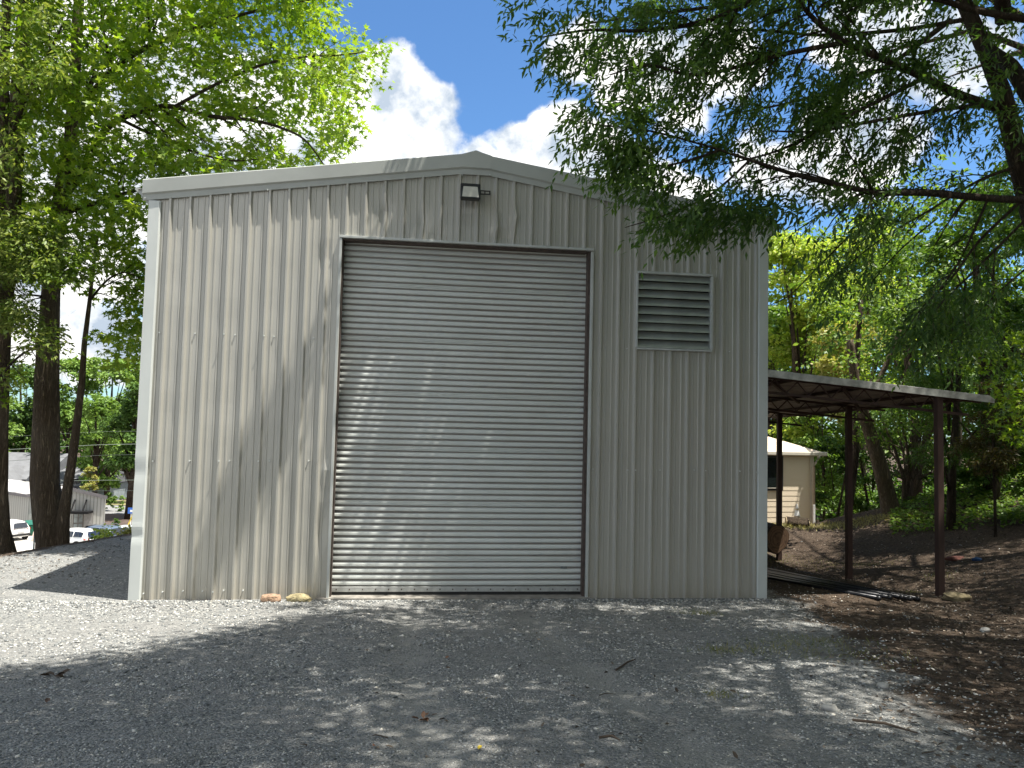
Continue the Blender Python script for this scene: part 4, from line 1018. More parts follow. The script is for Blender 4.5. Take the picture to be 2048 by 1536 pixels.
for pts, r0, r1 in (([(16, 520, 16.8), (-60, 420, 16.4), (-150, 330, 16), (-250, 260, 15.6)], .08, .02), ([(10, 300, 16), (60, 180, 15.6), (100, 100, 15.4), (130, 40, 15.2)], .05, .012),
                    ([(0, 640, 16.6), (50, 520, 15.8), (90, 490, 15.4), (110, 500, 15.2)], .04, .01), ([(-4, 760, 16.6), (30, 720, 15.6), (70, 695, 15), (110, 690, 14.7)], .03, .01),
                    ([(0, 660, 16.6), (40, 640, 15.6), (70, 625, 15.2)], .03, .01), ([(30, 250, 17), (-60, 120, 17), (-160, 0, 17)], .06, .02)):
    Q, rr = pix_tube(mb, pts, r0, r1, 8); side_branches(mb, Q, rr, 7, 1.2, .5, tw)
under(tA, mb.build('branches', bk2, tA, smooth=True))
L = Leaves()
for poly, n, d0, d1 in (([(-450, -330), (60, -330), (120, 60), (130, 170), (95, 220), (60, 240), (50, 330), (20, 420), (-450, 400)], 2600, 13.4, 17.6), ([(-30, 425), (40, 425), (105, 445), (118, 480), (180, 500), (210, 540), (110, 555), (30, 560), (-30, 580)], 420, 14.4, 16), ([(-40, 590), (50, 600), (85, 640), (40, 655), (-40, 650)], 130, 14.6, 15.6),
                        ([(50, 655), (110, 650), (150, 690), (120, 712), (60, 700)], 80, 14.4, 15.4), ([(-30, 735), (18, 738), (30, 760), (-30, 770)], 14, 14.6, 15.4), ([(-300, 400), (-40, 400), (-40, 700), (-300, 700)], 250, 13.8, 17)):
    C = frust(poly, n, d0, d1, 8); C = spare_drive(C[gate(C, 1.4, -.45, 9)], .85)
    L.sprays(C, 15, .27, .125, .05, .35)
under(tA, L.build('crown', LANCE, lf_oakl, tA))

# --- the willow oak whose limbs hang in over the shed from the right
ob = at(2120, 620, 9.2); ob = A([ob[0]+.5, ob[1]-.2, 0]); ob[2] = Hs(ob[0], ob[1])
tO = empty('willow_oak', tuple(ob), label='large willow oak at the right whose long limbs hang over the roof and drive', cat='tree')
def pix(P): v = P-CP; z = v@CF; return 1024+F*(v@CR)/z, 768-F*(v@CU)/z
edge = [(985, -400), (1000, 0), (1090, 70), (1052, 105), (1110, 160), (1175, 190), (1165, 225), (1118, 245), (1160, 300), (1150, 335), (1205, 380), (1330, 420), (1235, 440), (1300, 485), (1420, 480), (1500, 455), (1530, 470), (1640, 640), (1800, 760), (2700, 900), (2700, -400)]
def in_edge(P): a_, b_ = pix(P); return bool(inpoly(a_, b_+12, edge).all())
mb = MB(); tw = []
base_pts = [ob-A([0, 0, .3]), ob+A([0, 0, .8]), at(2110, 560, 9.2), at(2062, 420, 9.2), at(2030, 290, 9.2), at(2005, 190, 9.2), at(1975, 110, 9.3), at(1930, 10, 9.4), at(1900, -90, 9.4), at(1880, -300, 9.5), at(1870, -700, 9.2)]
mb.tube(base_pts, [.24, .19, .15, .125, .115, .105, .095, .085, .08, .07, .05], 16)
mb.tube([at(1968, 90, 9.3), at(2020, 130, 8.6), at(2080, 220, 8.0)], [.06, .08, .10], 10)
under(tO, mb.build('trunk', bk2, tO, smooth=True))
mb = MB()
limbs = (([(2110, 400, 8.2), (2000, 398, 8.0), (1850, 386, 7.9), (1760, 386, 7.8), (1700, 375, 7.7), (1600, 352, 7.6), (1500, 320, 7.4), (1440, 300, 7.3), (1390, 285, 7.2)], .045, .008),
         ([(1995, 215, 9.2), (1920, 190, 8.9), (1850, 155, 8.6), (1760, 115, 8.3), (1690, 85, 8.1), (1630, 40, 8.0), (1580, -20, 7.9)], .06, .02),
         ([(2060, 40, 8.0), (1950, 20, 7.9), (1860, -5, 7.8), (1740, -8, 7.8), (1560, -12, 7.7), (1400, -20, 7.6)], .04, .012),
         ([(1925, 40, 9.2), (1800, 60, 9.0), (1640, 70, 8.8), (1500, 60, 8.6), (1400, 75, 8.4)], .03, .008),
         ([(2000, 205, 9.2), (1880, 220, 8.6), (1760, 240, 8.2), (1640, 262, 7.9), (1540, 262, 7.7)], .03, .008),
         ([(1690, 85, 8.1), (1560, 110, 7.9), (1400, 150, 7.8), (1300, 130, 7.7), (1220, 150, 7.6)], .03, .006),
         ([(1850, 155, 8.6), (1700, 230, 8.2), (1560, 300, 8), (1440, 330, 7.9)], .028, .006),
         ([(1600, -60, 7.9), (1450, 30, 7.8), (1300, 60, 7.7), (1180, 60, 7.6), (1080, 75, 7.6)], .035, .006),
         ([(1390, 285, 7.2), (1300, 262, 7.2), (1200, 250, 7.2), (1135, 240, 7.2)], .012, .004),
         ([(1500, 320, 7.4), (1420, 390, 7.3), (1330, 430, 7.25), (1250, 455, 7.2)], .014, .004),
         ([(1440, 300, 7.3), (1340, 330, 7.2), (1250, 330, 7.2), (1170, 345, 7.2)], .014, .004),
         ([(2045, 330, 9.2), (1960, 360, 9.0), (1860, 420, 8.8), (1760, 480, 8.8), (1660, 560, 8.9)], .022, .005),
         ([(2045, 400, 8.8), (1960, 480, 8.8), (1900, 560, 8.8), (1840, 620, 8.8), (1790, 700, 8.9)], .02, .004),
         ([(2060, 430, 9), (1990, 500, 9), (1930, 560, 9), (1880, 610, 9), (1830, 690, 9), (1800, 760, 9)], .018, .004),
         ([(1975, 400, 8.4), (1920, 520, 8.4), (1870, 590, 8.4), (1830, 640, 8.5)], .015, .004),
         ([(1784, 421, 9.2), (1740, 460, 9.2), (1700, 515, 9.2), (1640, 570, 9.3)], .012, .004),
         ([(1870, 440, 9.4), (1800, 500, 9.4), (1740, 570, 9.4), (1690, 650, 9.5)], .012, .004),
         ([(2048, 540, 9.4), (1980, 600, 9.4), (1900, 690, 9.4), (1830, 745, 9.5)], .014, .004),
         ([(1700, 470, 9.3), (1630, 540, 9.3), (1580, 590, 9.4), (1536, 612, 9.4)], .012, .004),
         ([(1880, -200, 9.5), (1600, -260, 10.5), (1300, -240, 11), (1050, -180, 11.2)], .06, .02), ([(1880, -120, 9.5), (1700, -60, 10.6), (1500, 0, 11), (1300, 30, 11.2), (1150, 50, 11.3)], .05, .012),
         ([(1900, 40, 9.6), (1760, 140, 10.6), (1600, 200, 11), (1450, 230, 11.2)], .04, .01))
for pts, r0, r1 in limbs:
    Q, rr = pix_tube(mb, pts, r0, r1, 7); n_ = max(4, int(len(pts)*2.2)); side_branches(mb, Q, rr, n_, .95, .8, tw, bias=(-.35, -.05, -.12), nn=4, guard=in_edge)
# limbs that reach out high over the drive
high = []
for (ax_, ay_, az_, bx_, by_, bz_) in ((11.3, -4, 8.5, 3, -8, 11), (11.3, -4, 9, 4, -5.5, 12), (11.4, -4, 8, 6, -10, 11), (11.5, -4, 8.8, 9, -12, 11.5), (11.3, -4, 10, 1.5, -11, 12), (11.4, -4, 9.5, 14.5, -10, 11)):
    a_, b_ = A([ax_, ay_, az_]), A([bx_, by_, bz_]); m1 = a_*.6+b_*.4+A([0, 0, 1.0])
    Q = [a_*(1-u)**2+2*m1*u*(1-u)+b_*u*u for u in np.linspace(0, 1, 14)]; rr = [.09-.07*i/13 for i in range(14)]
    mb.tube(Q, rr, 6); hb_ = []; side_branches(mb, Q, rr, 12, 2.0, .2, high, nn=4)
under(tO, mb.build('branches', bk2, tO, smooth=True))
# leafy twigs: origin, direction, leaves set along them
def twig_leaves(L, O, Dv, length, nl, ll, lw, droop=.5):
    n = len(O); Dv = Dv/np.linalg.norm(Dv, axis=1, keepdims=True); length = np.broadcast_to(length, (n,))
    u = (np.arange(nl)+.6)/nl; u = u[None]*np.ones((n, 1))+rng.normal(0, .02, (n, nl))
    P = O[:, None]+Dv[:, None]*(u*length[:, None])[..., None]; P[..., 2] -= droop*(u**2)*length[:, None]*.5
    tang = Dv[:, None]*np.ones((n, nl, 1)); tang[..., 2] -= droop*u
    side = np.cross(tang, rnd_unit(n)[:, None]); side /= np.linalg.norm(side, axis=-1, keepdims=True)+1e-9
    side2 = np.cross(tang, side)
    ang = (np.arange(nl)*2.4)[None]+rng.uniform(0, 6, (n, 1))
    rad_ = np.cos(ang)[..., None]*side+np.sin(ang)[..., None]*side2
    D_ = tang*.75+rad_*.8+rng.normal(0, .18, (n, nl, 3)); D_[..., 2] -= .30
    N_ = rad_*.3+A([0, 0, 1])+rng.normal(0, .4, (n, nl, 3))
    S = rng.uniform(.7, 1.15, (n, nl)); S = np.stack([S*ll, S*lw, S*lw], -1)
    L.add(P.reshape(-1, 3), D_.reshape(-1, 3), N_.reshape(-1, 3), S.reshape(-1, 3)); return P
L = Leaves(); O, Dd, Ln = [], [], []
for pts in tw:
    for i in range(1, len(pts)):
        for _ in range(2):
            O.append(pts[i]); d = pts[i]-pts[i-1]; d = d/np.linalg.norm(d)+rnd_unit(1)[0]*.65; Dd.append(d); Ln.append(random.uniform(.16, .34))
O = np.array(O); Dd = np.array(Dd); Ln = np.array(Ln)
# keep the leaves off the open sky between the two trees
x_, y_ = pix(O); k = inpoly(x_, y_+25, edge) & ((y_ < 440) | (rng.random(len(y_)) < .45)) & (gate(O, 1.5, -.35, 83)); O, Dd, Ln = O[k], Dd[k], Ln[k]
twig_leaves(L, O, Dd, Ln, 9, .100, .032, .5)
def fill(poly, n, d0, d1, th, seed, nl=10, ll=.100, lw=.033, gs=2.4, wob_=8, dr=.6, bias=(-.8, -.1, -.25)):
    C = frust(poly, int(n*.72), d0, d1, wob_); C = off_building(C, .12); C = C[gate(C, gs, th+.1, seed)]
    D_ = rnd_unit(len(C))*.75+A(bias); twig_leaves(L, C, D_, rng.uniform(.2, .4, len(C)), nl, ll, lw, dr)
    return C
fill([(1000, -30), (1300, -30), (1330, 110), (1260, 180), (1200, 130), (1120, 130), (1060, 95), (1100, 60), (1010, 12)], 330, 7.0, 8.2, -.2, 1)
fill([(1060, 95), (1180, 90), (1230, 190), (1180, 215), (1120, 150)], 60, 7.0, 7.8, -.4, 2)
fill([(1220, 90), (1500, -30), (1700, -30), (1700, 190), (1560, 260), (1400, 230), (1280, 190)], 500, 7.2, 9.4, -.1, 3)
fill([(1125, 235), (1250, 232), (1400, 262), (1520, 300), (1500, 350), (1380, 350), (1250, 310), (1160, 300), (1120, 255)], 330, 6.9, 8.0, -.25, 4)
fill([(1150, 325), (1250, 320), (1400, 350), (1420, 390), (1330, 400), (1220, 375)], 130, 6.9, 7.8, -.2, 5)
fill([(1250, 440), (1330, 418), (1440, 395), (1600, 395), (1560, 440), (1500, 445), (1430, 465), (1330, 462)], 300, 6.9, 7.9, -.35, 6)
fill([(1380, 340), (1600, 340), (1800, 380), (1800, 430), (1560, 430), (1420, 410)], 250, 7.0, 8.6, -.1, 7)
fill([(1500, 200), (1760, 180), (1950, 250), (1960, 380), (1700, 370), (1560, 330)], 480, 7.6, 9.6, 0, 8)
fill([(1700, -30), (2100, -30), (2100, 320), (1950, 250), (1800, 200), (1700, 120)], 620, 7.6, 10.2, -.1, 9)
fill([(1950, 200), (2200, 150), (2200, 560), (2040, 540), (1960, 420)], 460, 9.0, 11, -.5, 10)
fill([(1640, 430), (1800, 420), (2050, 420), (2060, 650), (1900, 700), (1800, 640), (1760, 560), (1660, 500)], 150, 8.6, 10.4, -.15, 11, ll=.085, lw=.016, dr=.9, bias=(-.7, 0, -.7))
# deeper layer straight over the shed: this is what shades the right part of the wall
C = fill([(1075, -330), (1800, -330), (1800, 330), (1640, 300), (1500, 250), (1330, 190), (1210, 60), (1110, 20)], 480, 9.6, 12.2, .1, 12, nl=10, ll=.095, lw=.028, gs=1.6)
under(tO, L.build('crown', LANCE, lf_oak, tO))
# high crown over the drive
L = Leaves(); Cc = []
for pts in high:
    for p in pts[1:]: Cc.append(p)
Cc = np.array(Cc)
NK = 10500; X = rng.uniform(.8, 18, NK); Y = rng.uniform(-15, -2.2, NK); Z = rng.uniform(10.0, 13.4, NK)
K = np.stack([X, Y, Z], -1); K = K[gate(K, .8, -.85, 21)]
gx_, gy_ = K[:, 0]-.30*(K[:, 2]-.4), K[:, 1]+.122*(K[:, 2]-.4)    # where its shadow lands
ok = gx_ > np.interp(gy_, [-14, -5.3, -4.7, -3.9, -2.3, -1, 0], [-3, -2.4, .9, 1.8, 2.5, 3.1, 3.4])+rng.normal(0, .25, len(gx_))
K = K[ok]; gx_, gy_ = gx_[ok], gy_[ok]; ok = np.ones(len(K), bool)
for (cx_, cy_, ra, rb_, rot) in ((7.9, -5.0, .9, .12, -.1), (8.1, -6.2, .8, .16, 0), (7.6, -7.0, .35, .0, 0), (6.9, -6.2, .2, .0, 0), (9.7, -4.3, .6, .02, -.3), (9.4, -2.5, .5, .02, .1), (4.2, -1.8, .3, -.1, .2), (8.1, -.95, .8, .05, .5), (12.2, -1.2, .8, .05, 0), (11.3, -5.2, .4, .0, .3)):
    dx_, dy_ = gx_-cx_, gy_-cy_; u_ = dx_*math.cos(rot)+dy_*math.sin(rot); v_ = -dx_*math.sin(rot)+dy_*math.cos(rot)
    ok &= ~((np.maximum(0, np.abs(u_)-.0)/(ra+.35))**2+(v_/(rb_+.40))**2 < rng.uniform(.5, 1.15, len(K)))
K = K[ok]
# leaves high over the shed front, which shade the right part of the wall
NW = 1500; KW = np.stack([rng.uniform(5.2, 14, NW), rng.uniform(-1.6, -.25, NW), rng.uniform(10.6, 12.6, NW)], -1)
wz_ = KW[:, 2]+KW[:, 1]/.122; wx_ = KW[:, 0]+.30/.122*KW[:, 1]     # where each one's shadow meets the wall
KW = KW[(wx_ > np.interp(wz_, [-2, 0, 2, 4, 7], [5.1, 5.3, 5.8, 5.8, 4.4])+rng.normal(0, .3, NW))]
K = np.concatenate([K, Cc[rng.random(len(Cc)) < .35]])
ex, ey = pix(K); el_ = (K[:, 2]-CP[2])/np.maximum(.1, np.hypot(K[:, 0]-CP[0], K[:, 1]-CP[1])); K = K[(el_ > .66) | (K[:, 1] < CP[1]+1)]; u_ = rng.random(34); bx_, bz_ = 2.75-1.75*u_+rng.normal(0, .07, 34), 4.0-3.4*u_; hz2 = rng.uniform(11.2, 12, 34)
KB = np.stack([bx_+.30*(hz2-bz_), -.122*(hz2-bz_), hz2], -1); K = np.concatenate([K, KW])
L.sprays(K, 24, .5, .16, .075, .3)
L.sprays(KB, 13, .2, .13, .05, .3)
under(tO, L.build('high_crown', LANCE, lf_oak, tO))

# --- a tall tree whose crown shades the carport
tt = empty('tall_oak', (18.6, 1.0, Hs(18.6, 1.0)), label='tall shade tree on the bank beyond the right edge with its crown over the carport', cat='tree')
mb = MB(); hz_ = Hs(18.6, 1.0)
mb.tube([(18.6, 1, hz_-.3), (18.5, 1, 3), (18.2, 1.4, 8), (17.8, 2, 12), (17.6, 2.4, 15)], [.34, .27, .22, .15, .05], 14)
for k in range(9):
    a_ = k*.7; mb.tube([(18, 1.7, 9.5+.4*k), (18+2*math.cos(a_), 1.7+2*math.sin(a_), 11.5+.3*k), (18+4.6*math.cos(a_), 2.4+4.6*math.sin(a_), 13)], [.09, .06, .015], 6)
under(tt, mb.build('trunk', bk2, tt, smooth=True))
NK = 3000; K = np.stack([rng.uniform(11.5, 24, NK), rng.uniform(-3.5, 6.5, NK), rng.uniform(11.8, 15.8, NK)], -1); K = K[gate(K, .7, -.25, 61)]
ex, ey = pix(K); K = K[(ey < -20) | (ex > 2080)]
L = Leaves(); L.sprays(K, 24, .5, .16, .075, .3); under(tt, L.build('crown', LANCE, lf_oak, tt))

# --- sunlit sapling with lobed leaves at the right edge, on a crooked dark limb
s0 = at(2120, 830, 10.5)
sap = empty('crooked_sapling', (s0[0], s0[1], Hs(s0[0], s0[1])), label='crooked dark sapling with a few sunlit lobed leaves at the right edge', cat='tree')
mb = MB(); zb = A([s0[0]+.1, s0[1], Hs(s0[0], s0[1])-.1])
mb.tube([zb, s0, at(2060, 735, 10.4), at(2020, 690, 10.4), at(1980, 652, 10.4), at(1985, 610, 10.4), at(1992, 570, 10.4), at(1980, 545, 10.4), at(1962, 520, 10.4)], [.07, .055, .05, .042, .036, .03, .026, .018, .008], 8)
under(sap, mb.build('trunk', bk2, sap, smooth=True))
L = Leaves()
for poly, n in (([(1895, 690), (1930, 655), (2048, 655), (2060, 730), (1960, 720), (1925, 740)], 55), ([(1968, 565), (1985, 565), (1985, 640), (1965, 650)], 12), ([(1990, 740), (2080, 740), (2080, 900), (2000, 860)], 70)):
    C = frust(poly, n, 9.9, 10.9, 6); L.sprays(C, 9, .16, .10, .09, .3)
under(sap, L.build('crown', STAR, lf_gum, sap))

# --- trees and shrubs behind the carport
def bush(name, lab, cat, px_, D, base_py, top_py, halfw, m, nl, ll, lw, tpl=BROAD, trunk=None, low=.25, group=None, seed=0, deep=1.0, gth=-.35, shell=.5):
    b0 = at(px_, base_py, D); b0[2] = min(b0[2], Hs(b0[0], b0[1])+.1)
    tp = at(px_, top_py, D)[2]; hw = halfw*D/F; Hh = tp-b0[2]
    root = empty(name, tuple(b0), label=lab, cat=cat, group=group)
    L = Leaves(); nc = 16; r_ = np.random.default_rng(seed+100)
    cz = [low+(1-low)*r_.random()**.8 for _ in range(nc)]
    cl = []
    for z_ in cz:
        wv_ = math.sqrt(max(.05, 1-((z_-.55)/.55)**2)); a_ = r_.uniform(0, 2*PI); q = math.sqrt(r_.random())*.75
        cl.append((hw*q*wv_*math.cos(a_), hw*q*wv_*math.sin(a_)*deep, Hh*z_*.93, hw*r_.uniform(.32, .52)))
    per = max(4, nl//(nc*12))
    for cx_, cy_, cz_, r in cl:
        C = clump_pts((cx_, cy_, cz_), (r, r*deep, r*.8), per, shell); C = C[gate(C, 2.2/r, gth, seed)]
        C = C[C[:, 2] > .1]
        if len(C): L.sprays(C, 12, r*.26, ll, lw, .35)
    o = L.build('crown', tpl, m, root)
    mb = MB()
    if trunk:
        tr, nst = trunk
        for s_ in range(nst):
            a_ = r_.uniform(0, 2*PI); sp = .12*hw if nst > 1 else .02; x1, y1 = (hw*.4*math.cos(a_), hw*.4*math.sin(a_)) if nst > 1 else (r_.normal(0, .06)*Hh, 0)
            pts = [(sp*math.cos(a_), sp*math.sin(a_), -.3), (sp*1.2*math.cos(a_)+x1*.15, sp*1.2*math.sin(a_)+y1*.15, Hh*.25), (x1*.6, y1*.6, Hh*.55), (x1, y1, Hh*.85)]
            mb.tube(pts, [tr*1.25, tr, tr*.7, tr*.25], 8)
        for cx_, cy_, cz_, r in cl[:10]: mb.tube([(0, 0, cz_*.55), (cx_*.5, cy_*.5, cz_*.8), (cx_, cy_, cz_)], [tr*.4, tr*.25, tr*.1], 5)
        mb.build('trunk', bk2 if nst == 1 else bk3, root, smooth=True)
    return root
GR = 'trees and bushes behind the carport'
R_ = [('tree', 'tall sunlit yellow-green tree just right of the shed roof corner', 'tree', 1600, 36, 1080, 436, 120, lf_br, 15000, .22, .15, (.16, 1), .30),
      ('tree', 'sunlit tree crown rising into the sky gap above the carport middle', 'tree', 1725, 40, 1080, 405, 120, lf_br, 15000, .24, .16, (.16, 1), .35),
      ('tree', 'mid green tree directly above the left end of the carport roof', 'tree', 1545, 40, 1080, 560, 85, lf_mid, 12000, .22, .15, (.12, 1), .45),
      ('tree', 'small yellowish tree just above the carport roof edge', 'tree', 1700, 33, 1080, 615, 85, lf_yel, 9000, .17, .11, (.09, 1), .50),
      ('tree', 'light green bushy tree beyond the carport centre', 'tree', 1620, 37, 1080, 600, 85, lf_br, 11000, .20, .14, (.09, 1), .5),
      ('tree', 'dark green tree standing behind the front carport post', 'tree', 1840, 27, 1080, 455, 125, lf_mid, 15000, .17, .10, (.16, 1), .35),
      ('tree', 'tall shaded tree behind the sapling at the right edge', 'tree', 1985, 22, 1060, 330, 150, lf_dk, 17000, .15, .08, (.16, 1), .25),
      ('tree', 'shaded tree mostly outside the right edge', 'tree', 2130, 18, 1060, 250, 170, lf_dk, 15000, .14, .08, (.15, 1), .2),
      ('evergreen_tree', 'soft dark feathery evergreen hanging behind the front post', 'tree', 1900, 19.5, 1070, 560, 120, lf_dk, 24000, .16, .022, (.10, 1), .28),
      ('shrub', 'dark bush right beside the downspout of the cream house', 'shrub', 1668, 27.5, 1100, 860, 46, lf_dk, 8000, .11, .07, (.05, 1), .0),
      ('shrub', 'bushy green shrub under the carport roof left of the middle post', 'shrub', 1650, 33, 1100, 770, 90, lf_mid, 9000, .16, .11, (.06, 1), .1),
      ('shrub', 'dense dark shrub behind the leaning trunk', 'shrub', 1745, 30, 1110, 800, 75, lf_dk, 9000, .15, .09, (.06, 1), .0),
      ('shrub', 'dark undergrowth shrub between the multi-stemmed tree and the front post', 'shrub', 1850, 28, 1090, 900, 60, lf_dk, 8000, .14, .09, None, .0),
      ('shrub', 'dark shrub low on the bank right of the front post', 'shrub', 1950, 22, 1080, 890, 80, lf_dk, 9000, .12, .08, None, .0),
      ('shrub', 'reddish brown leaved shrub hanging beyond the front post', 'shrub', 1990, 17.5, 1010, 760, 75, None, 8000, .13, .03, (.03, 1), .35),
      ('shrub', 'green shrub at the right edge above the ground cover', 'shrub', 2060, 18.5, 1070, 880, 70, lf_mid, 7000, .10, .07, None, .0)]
lf_red = leafmat('reddish_leaf', G((.05, .06, .015), (.10, .07, .025), (.12, .12, .03)), .4)
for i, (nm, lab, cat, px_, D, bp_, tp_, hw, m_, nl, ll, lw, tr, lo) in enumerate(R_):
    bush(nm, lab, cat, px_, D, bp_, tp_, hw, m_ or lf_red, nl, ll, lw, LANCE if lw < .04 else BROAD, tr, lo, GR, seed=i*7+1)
# multi-stemmed pale barked tree and the leaning trunk, seen under the carport roof
b0 = at(1822, 1068, 23.5); ms = empty('crape_myrtle', tuple(b0), label='pale multi-stemmed tree under the far side of the carport roof', cat='tree')
mb = MB(); tw = []
for k, (x1, x2, x3, w_) in enumerate(((1812, 1790, 1760, 7), (1818, 1806, 1785, 6), (1822, 1815, 1800, 7), (1827, 1826, 1822, 6), (1832, 1838, 1846, 6), (1836, 1850, 1866, 5), (1825, 1832, 1835, 5), (1816, 1780, 1740, 4))):
    P = [at(1822+(k-4)*3.2, 1072, 23.5), at(1822+(k-4)*3.5, 1010, 23.5+.1*math.sin(k)), at(x1+(k-4), 960, 23.5+.3*math.sin(k)), at(x2, 900, 23.5+.5*math.sin(k*2)), at(x3, 830, 23.5+.7*math.sin(k*2)), at(x3+(x3-x2)*.6, 770, 23.5+.8*math.sin(k*2))]
    mb.tube(P, [w_*23.5/F*f for f in (.9, .7, .55, .42, .3, .15)], 8)
    side_branches(mb, P, [.05]*6, 4, 1.1, 0, tw, start=.5, nn=4)
under(ms, mb.build('stems', bk3, ms, smooth=True))
L = Leaves(); C = frust([(1700, 760), (1900, 740), (1900, 840), (1860, 870), (1800, 850), (1720, 880), (1690, 830)], 260, 21.3, 23.0, 12)
C = C[gate(C, 1.6, -.3, 31)]; L.sprays(C, 14, .30, .12, .07, .4); under(ms, L.build('crown', BROAD, lf_mid, ms))
b0 = at(1790, 1092, 22.5); lt = empty('leaning_tree', tuple(b0), label='thick mottled trunk leaning left under the middle of the carport roof', cat='tree')
mb = MB(); trunk_px(mb, [(1797, 1110, 22.5, 26), (1788, 1075, 22.5, 20), (1776, 1000, 22.5, 17), (1762, 940, 22.5, 15), (1745, 880, 22.5, 13), (1725, 820, 22.5, 11), (1710, 760, 22.5, 9), (1700, 680, 22.5, 7)], 18, .06, 8)
trunk_px(mb, [(1725, 835, 22.5, 7), (1760, 760, 22.7, 6), (1800, 660, 22.9, 4)], 10, .05, 9)
under(lt, mb.build('trunk', bk1, lt, smooth=True))
L = Leaves(); C = frust([(1600, 560), (1860, 560), (1830, 720), (1640, 730)], 220, 20.0, 21.8, 16); C = C[gate(C, 1.3, -.2, 35)]
L.sprays(C, 13, .34, .14, .09, .35); under(lt, L.build('crown', BROAD, lf_mid, lt))
for (px_, w_, lab) in ((1905, 8, 'thin dark trunk just right of the front post'), (1992, 7, 'thin dark trunk farther right in the deep shade'), (1700, 9, 'thin dark trunk right behind the middle post')):
    D_ = 24 if px_ < 1950 else 21
    b0 = at(px_, 1075, D_); r0 = empty('thin_tree', tuple(b0), label=lab, cat='tree', group='thin trunks in the shade')
    mb = MB(); trunk_px(mb, [(px_-12, 1085, D_, w_), (px_, 1000, D_, w_*.85), (px_+12, 900, D_, w_*.8), (px_+10, 780, D_, w_*.7), (px_+22, 600, D_, w_*.5)], 10, .05, px_)
    under(r0, mb.build('trunk', bk2, r0, smooth=True))
    L = Leaves(); C = frust([(px_-30, 600), (px_+90, 600), (px_+90, 760), (px_-30, 760)], 70, D_-.8, D_+.8, 20); L.sprays(C, 12, .32, .14, .08, .3); under(r0, L.build('crown', BROAD, lf_dk, r0))

# --- beyond the lower lot
FG = 'trees beyond the lower lot'
for i, (nm, lab, px_, D, bp_, tp_, hw, m_, nl, ll, tr, lo) in enumerate([
    ('tree', 'pale green spreading tree between the thick trunk and the thin stem, far off', 130, 100, 960, 702, 75, lf_far, 11000, .50, .25, .15),
    ('tree', 'grey-green far tree left of the thick trunk', 45, 108, 960, 712, 62, lf_fdk, 9000, .55, .3, .15),
    ('tree', 'bright green spreading far tree left of the shed corner', 215, 92, 965, 712, 68, lf_far, 11000, .46, .3, .12),
    ('tree', 'far tree whose top just shows beside the shed corner', 262, 100, 965, 735, 60, lf_far, 9000, .5, .3, .15),
    ('oak_tree', 'big dark oak with a massive trunk beside the blue sign', 262, 78, 1045, 760, 62, lf_fdk, 13000, .36, .62, .42),
    ('tree', 'low light green tree hanging over the grey roof beside the thin stem', 190, 84, 990, 790, 52, lf_far, 8000, .36, .3, .45),
    ('tree', 'far tree at the left edge behind the leftmost trunk', -40, 100, 965, 690, 80, lf_far, 9000, .5, .3, .15),
    ('small_tree', 'young yellow-green tree rising behind the grey metal building', 176, 80, 990, 928, 15, lf_yel, 2600, .20, .05, .2),
    ('shrub', 'left round hedge shrub by the far road', 216, 84, 1004, 984, 10, lf_far, 1200, .18, None, .1),
    ('shrub', 'middle round hedge shrub by the far road', 229, 84, 1003, 991, 7, lf_far, 900, .18, None, .1),
    ('shrub', 'right round hedge shrub by the far road', 244, 84, 1002, 991, 8, lf_far, 900, .18, None, .1),
    ('shrub', 'small blue-green spiky shrub in front of the mulch bed', 231, 63, 1052, 1034, 8, lf_dk, 900, .14, None, .05)]):
    bush(nm, lab, 'shrub' if nm == 'shrub' else 'tree', px_, D, bp_, tp_, hw, m_, nl, ll, ll*.6, BROAD, (tr, 1) if tr else None, lo, FG if tr else 'shrubs beyond the lower lot', seed=200+i*3)
# far woods read as one mass
def woods(name, lab, segs, n, ll, m_, hgt, base):
    L = Leaves(); P = []
    for (x0, y0, x1, y1) in segs:
        u = rng.random(n); q = rng.random(n); dpt = rng.uniform(-1, 1, n)
        X = x0+(x1-x0)*u; Y = y0+(y1-y0)*u+dpt*5
        top = hgt*(.72+.14*np.sin(X*.33+1)+.10*np.sin(X*.9+2)+.06*np.sin(X*2.3))
        P.append(np.stack([X, Y, base+top*q**.85-np.abs(dpt)*1.5*q], -1))
    P = np.concatenate(P); L.sprays(P, 10, ll*1.8, ll, ll*.6, .3)
    return tag(L.build(name, BROAD, m_), lab, 'woods', kind='stuff')
woods('far_woods', 'distant wooded ridge beyond the lower lot', [(-110, 108, 5, 128), (-80, 118, 10, 136)], 1500, .9, lf_fdk, 17, -8)
woods('dense_woods', 'dense dark woods behind the cream house and the carport trees', [(12, 48, 44, 40), (44, 40, 52, 12)], 6500, .42, lf_mid, 28, -2.5)
woods('unseen_shade_woods', 'unseen woods added at the right and behind the drive to dim the wall', [(27, 3, 25, -26), (25, -26, 4, -40)], 1300, .55, lf_dk, 19, .5)  # out of view, added to cut low sky light and sharpen the ribs
woods('undergrowth', 'dark undergrowth below the trees behind the carport', [(18.5, 31, 32, 24), (30, 24, 34, 6)], 900, .25, lf_dk, 5.0, -2.0)

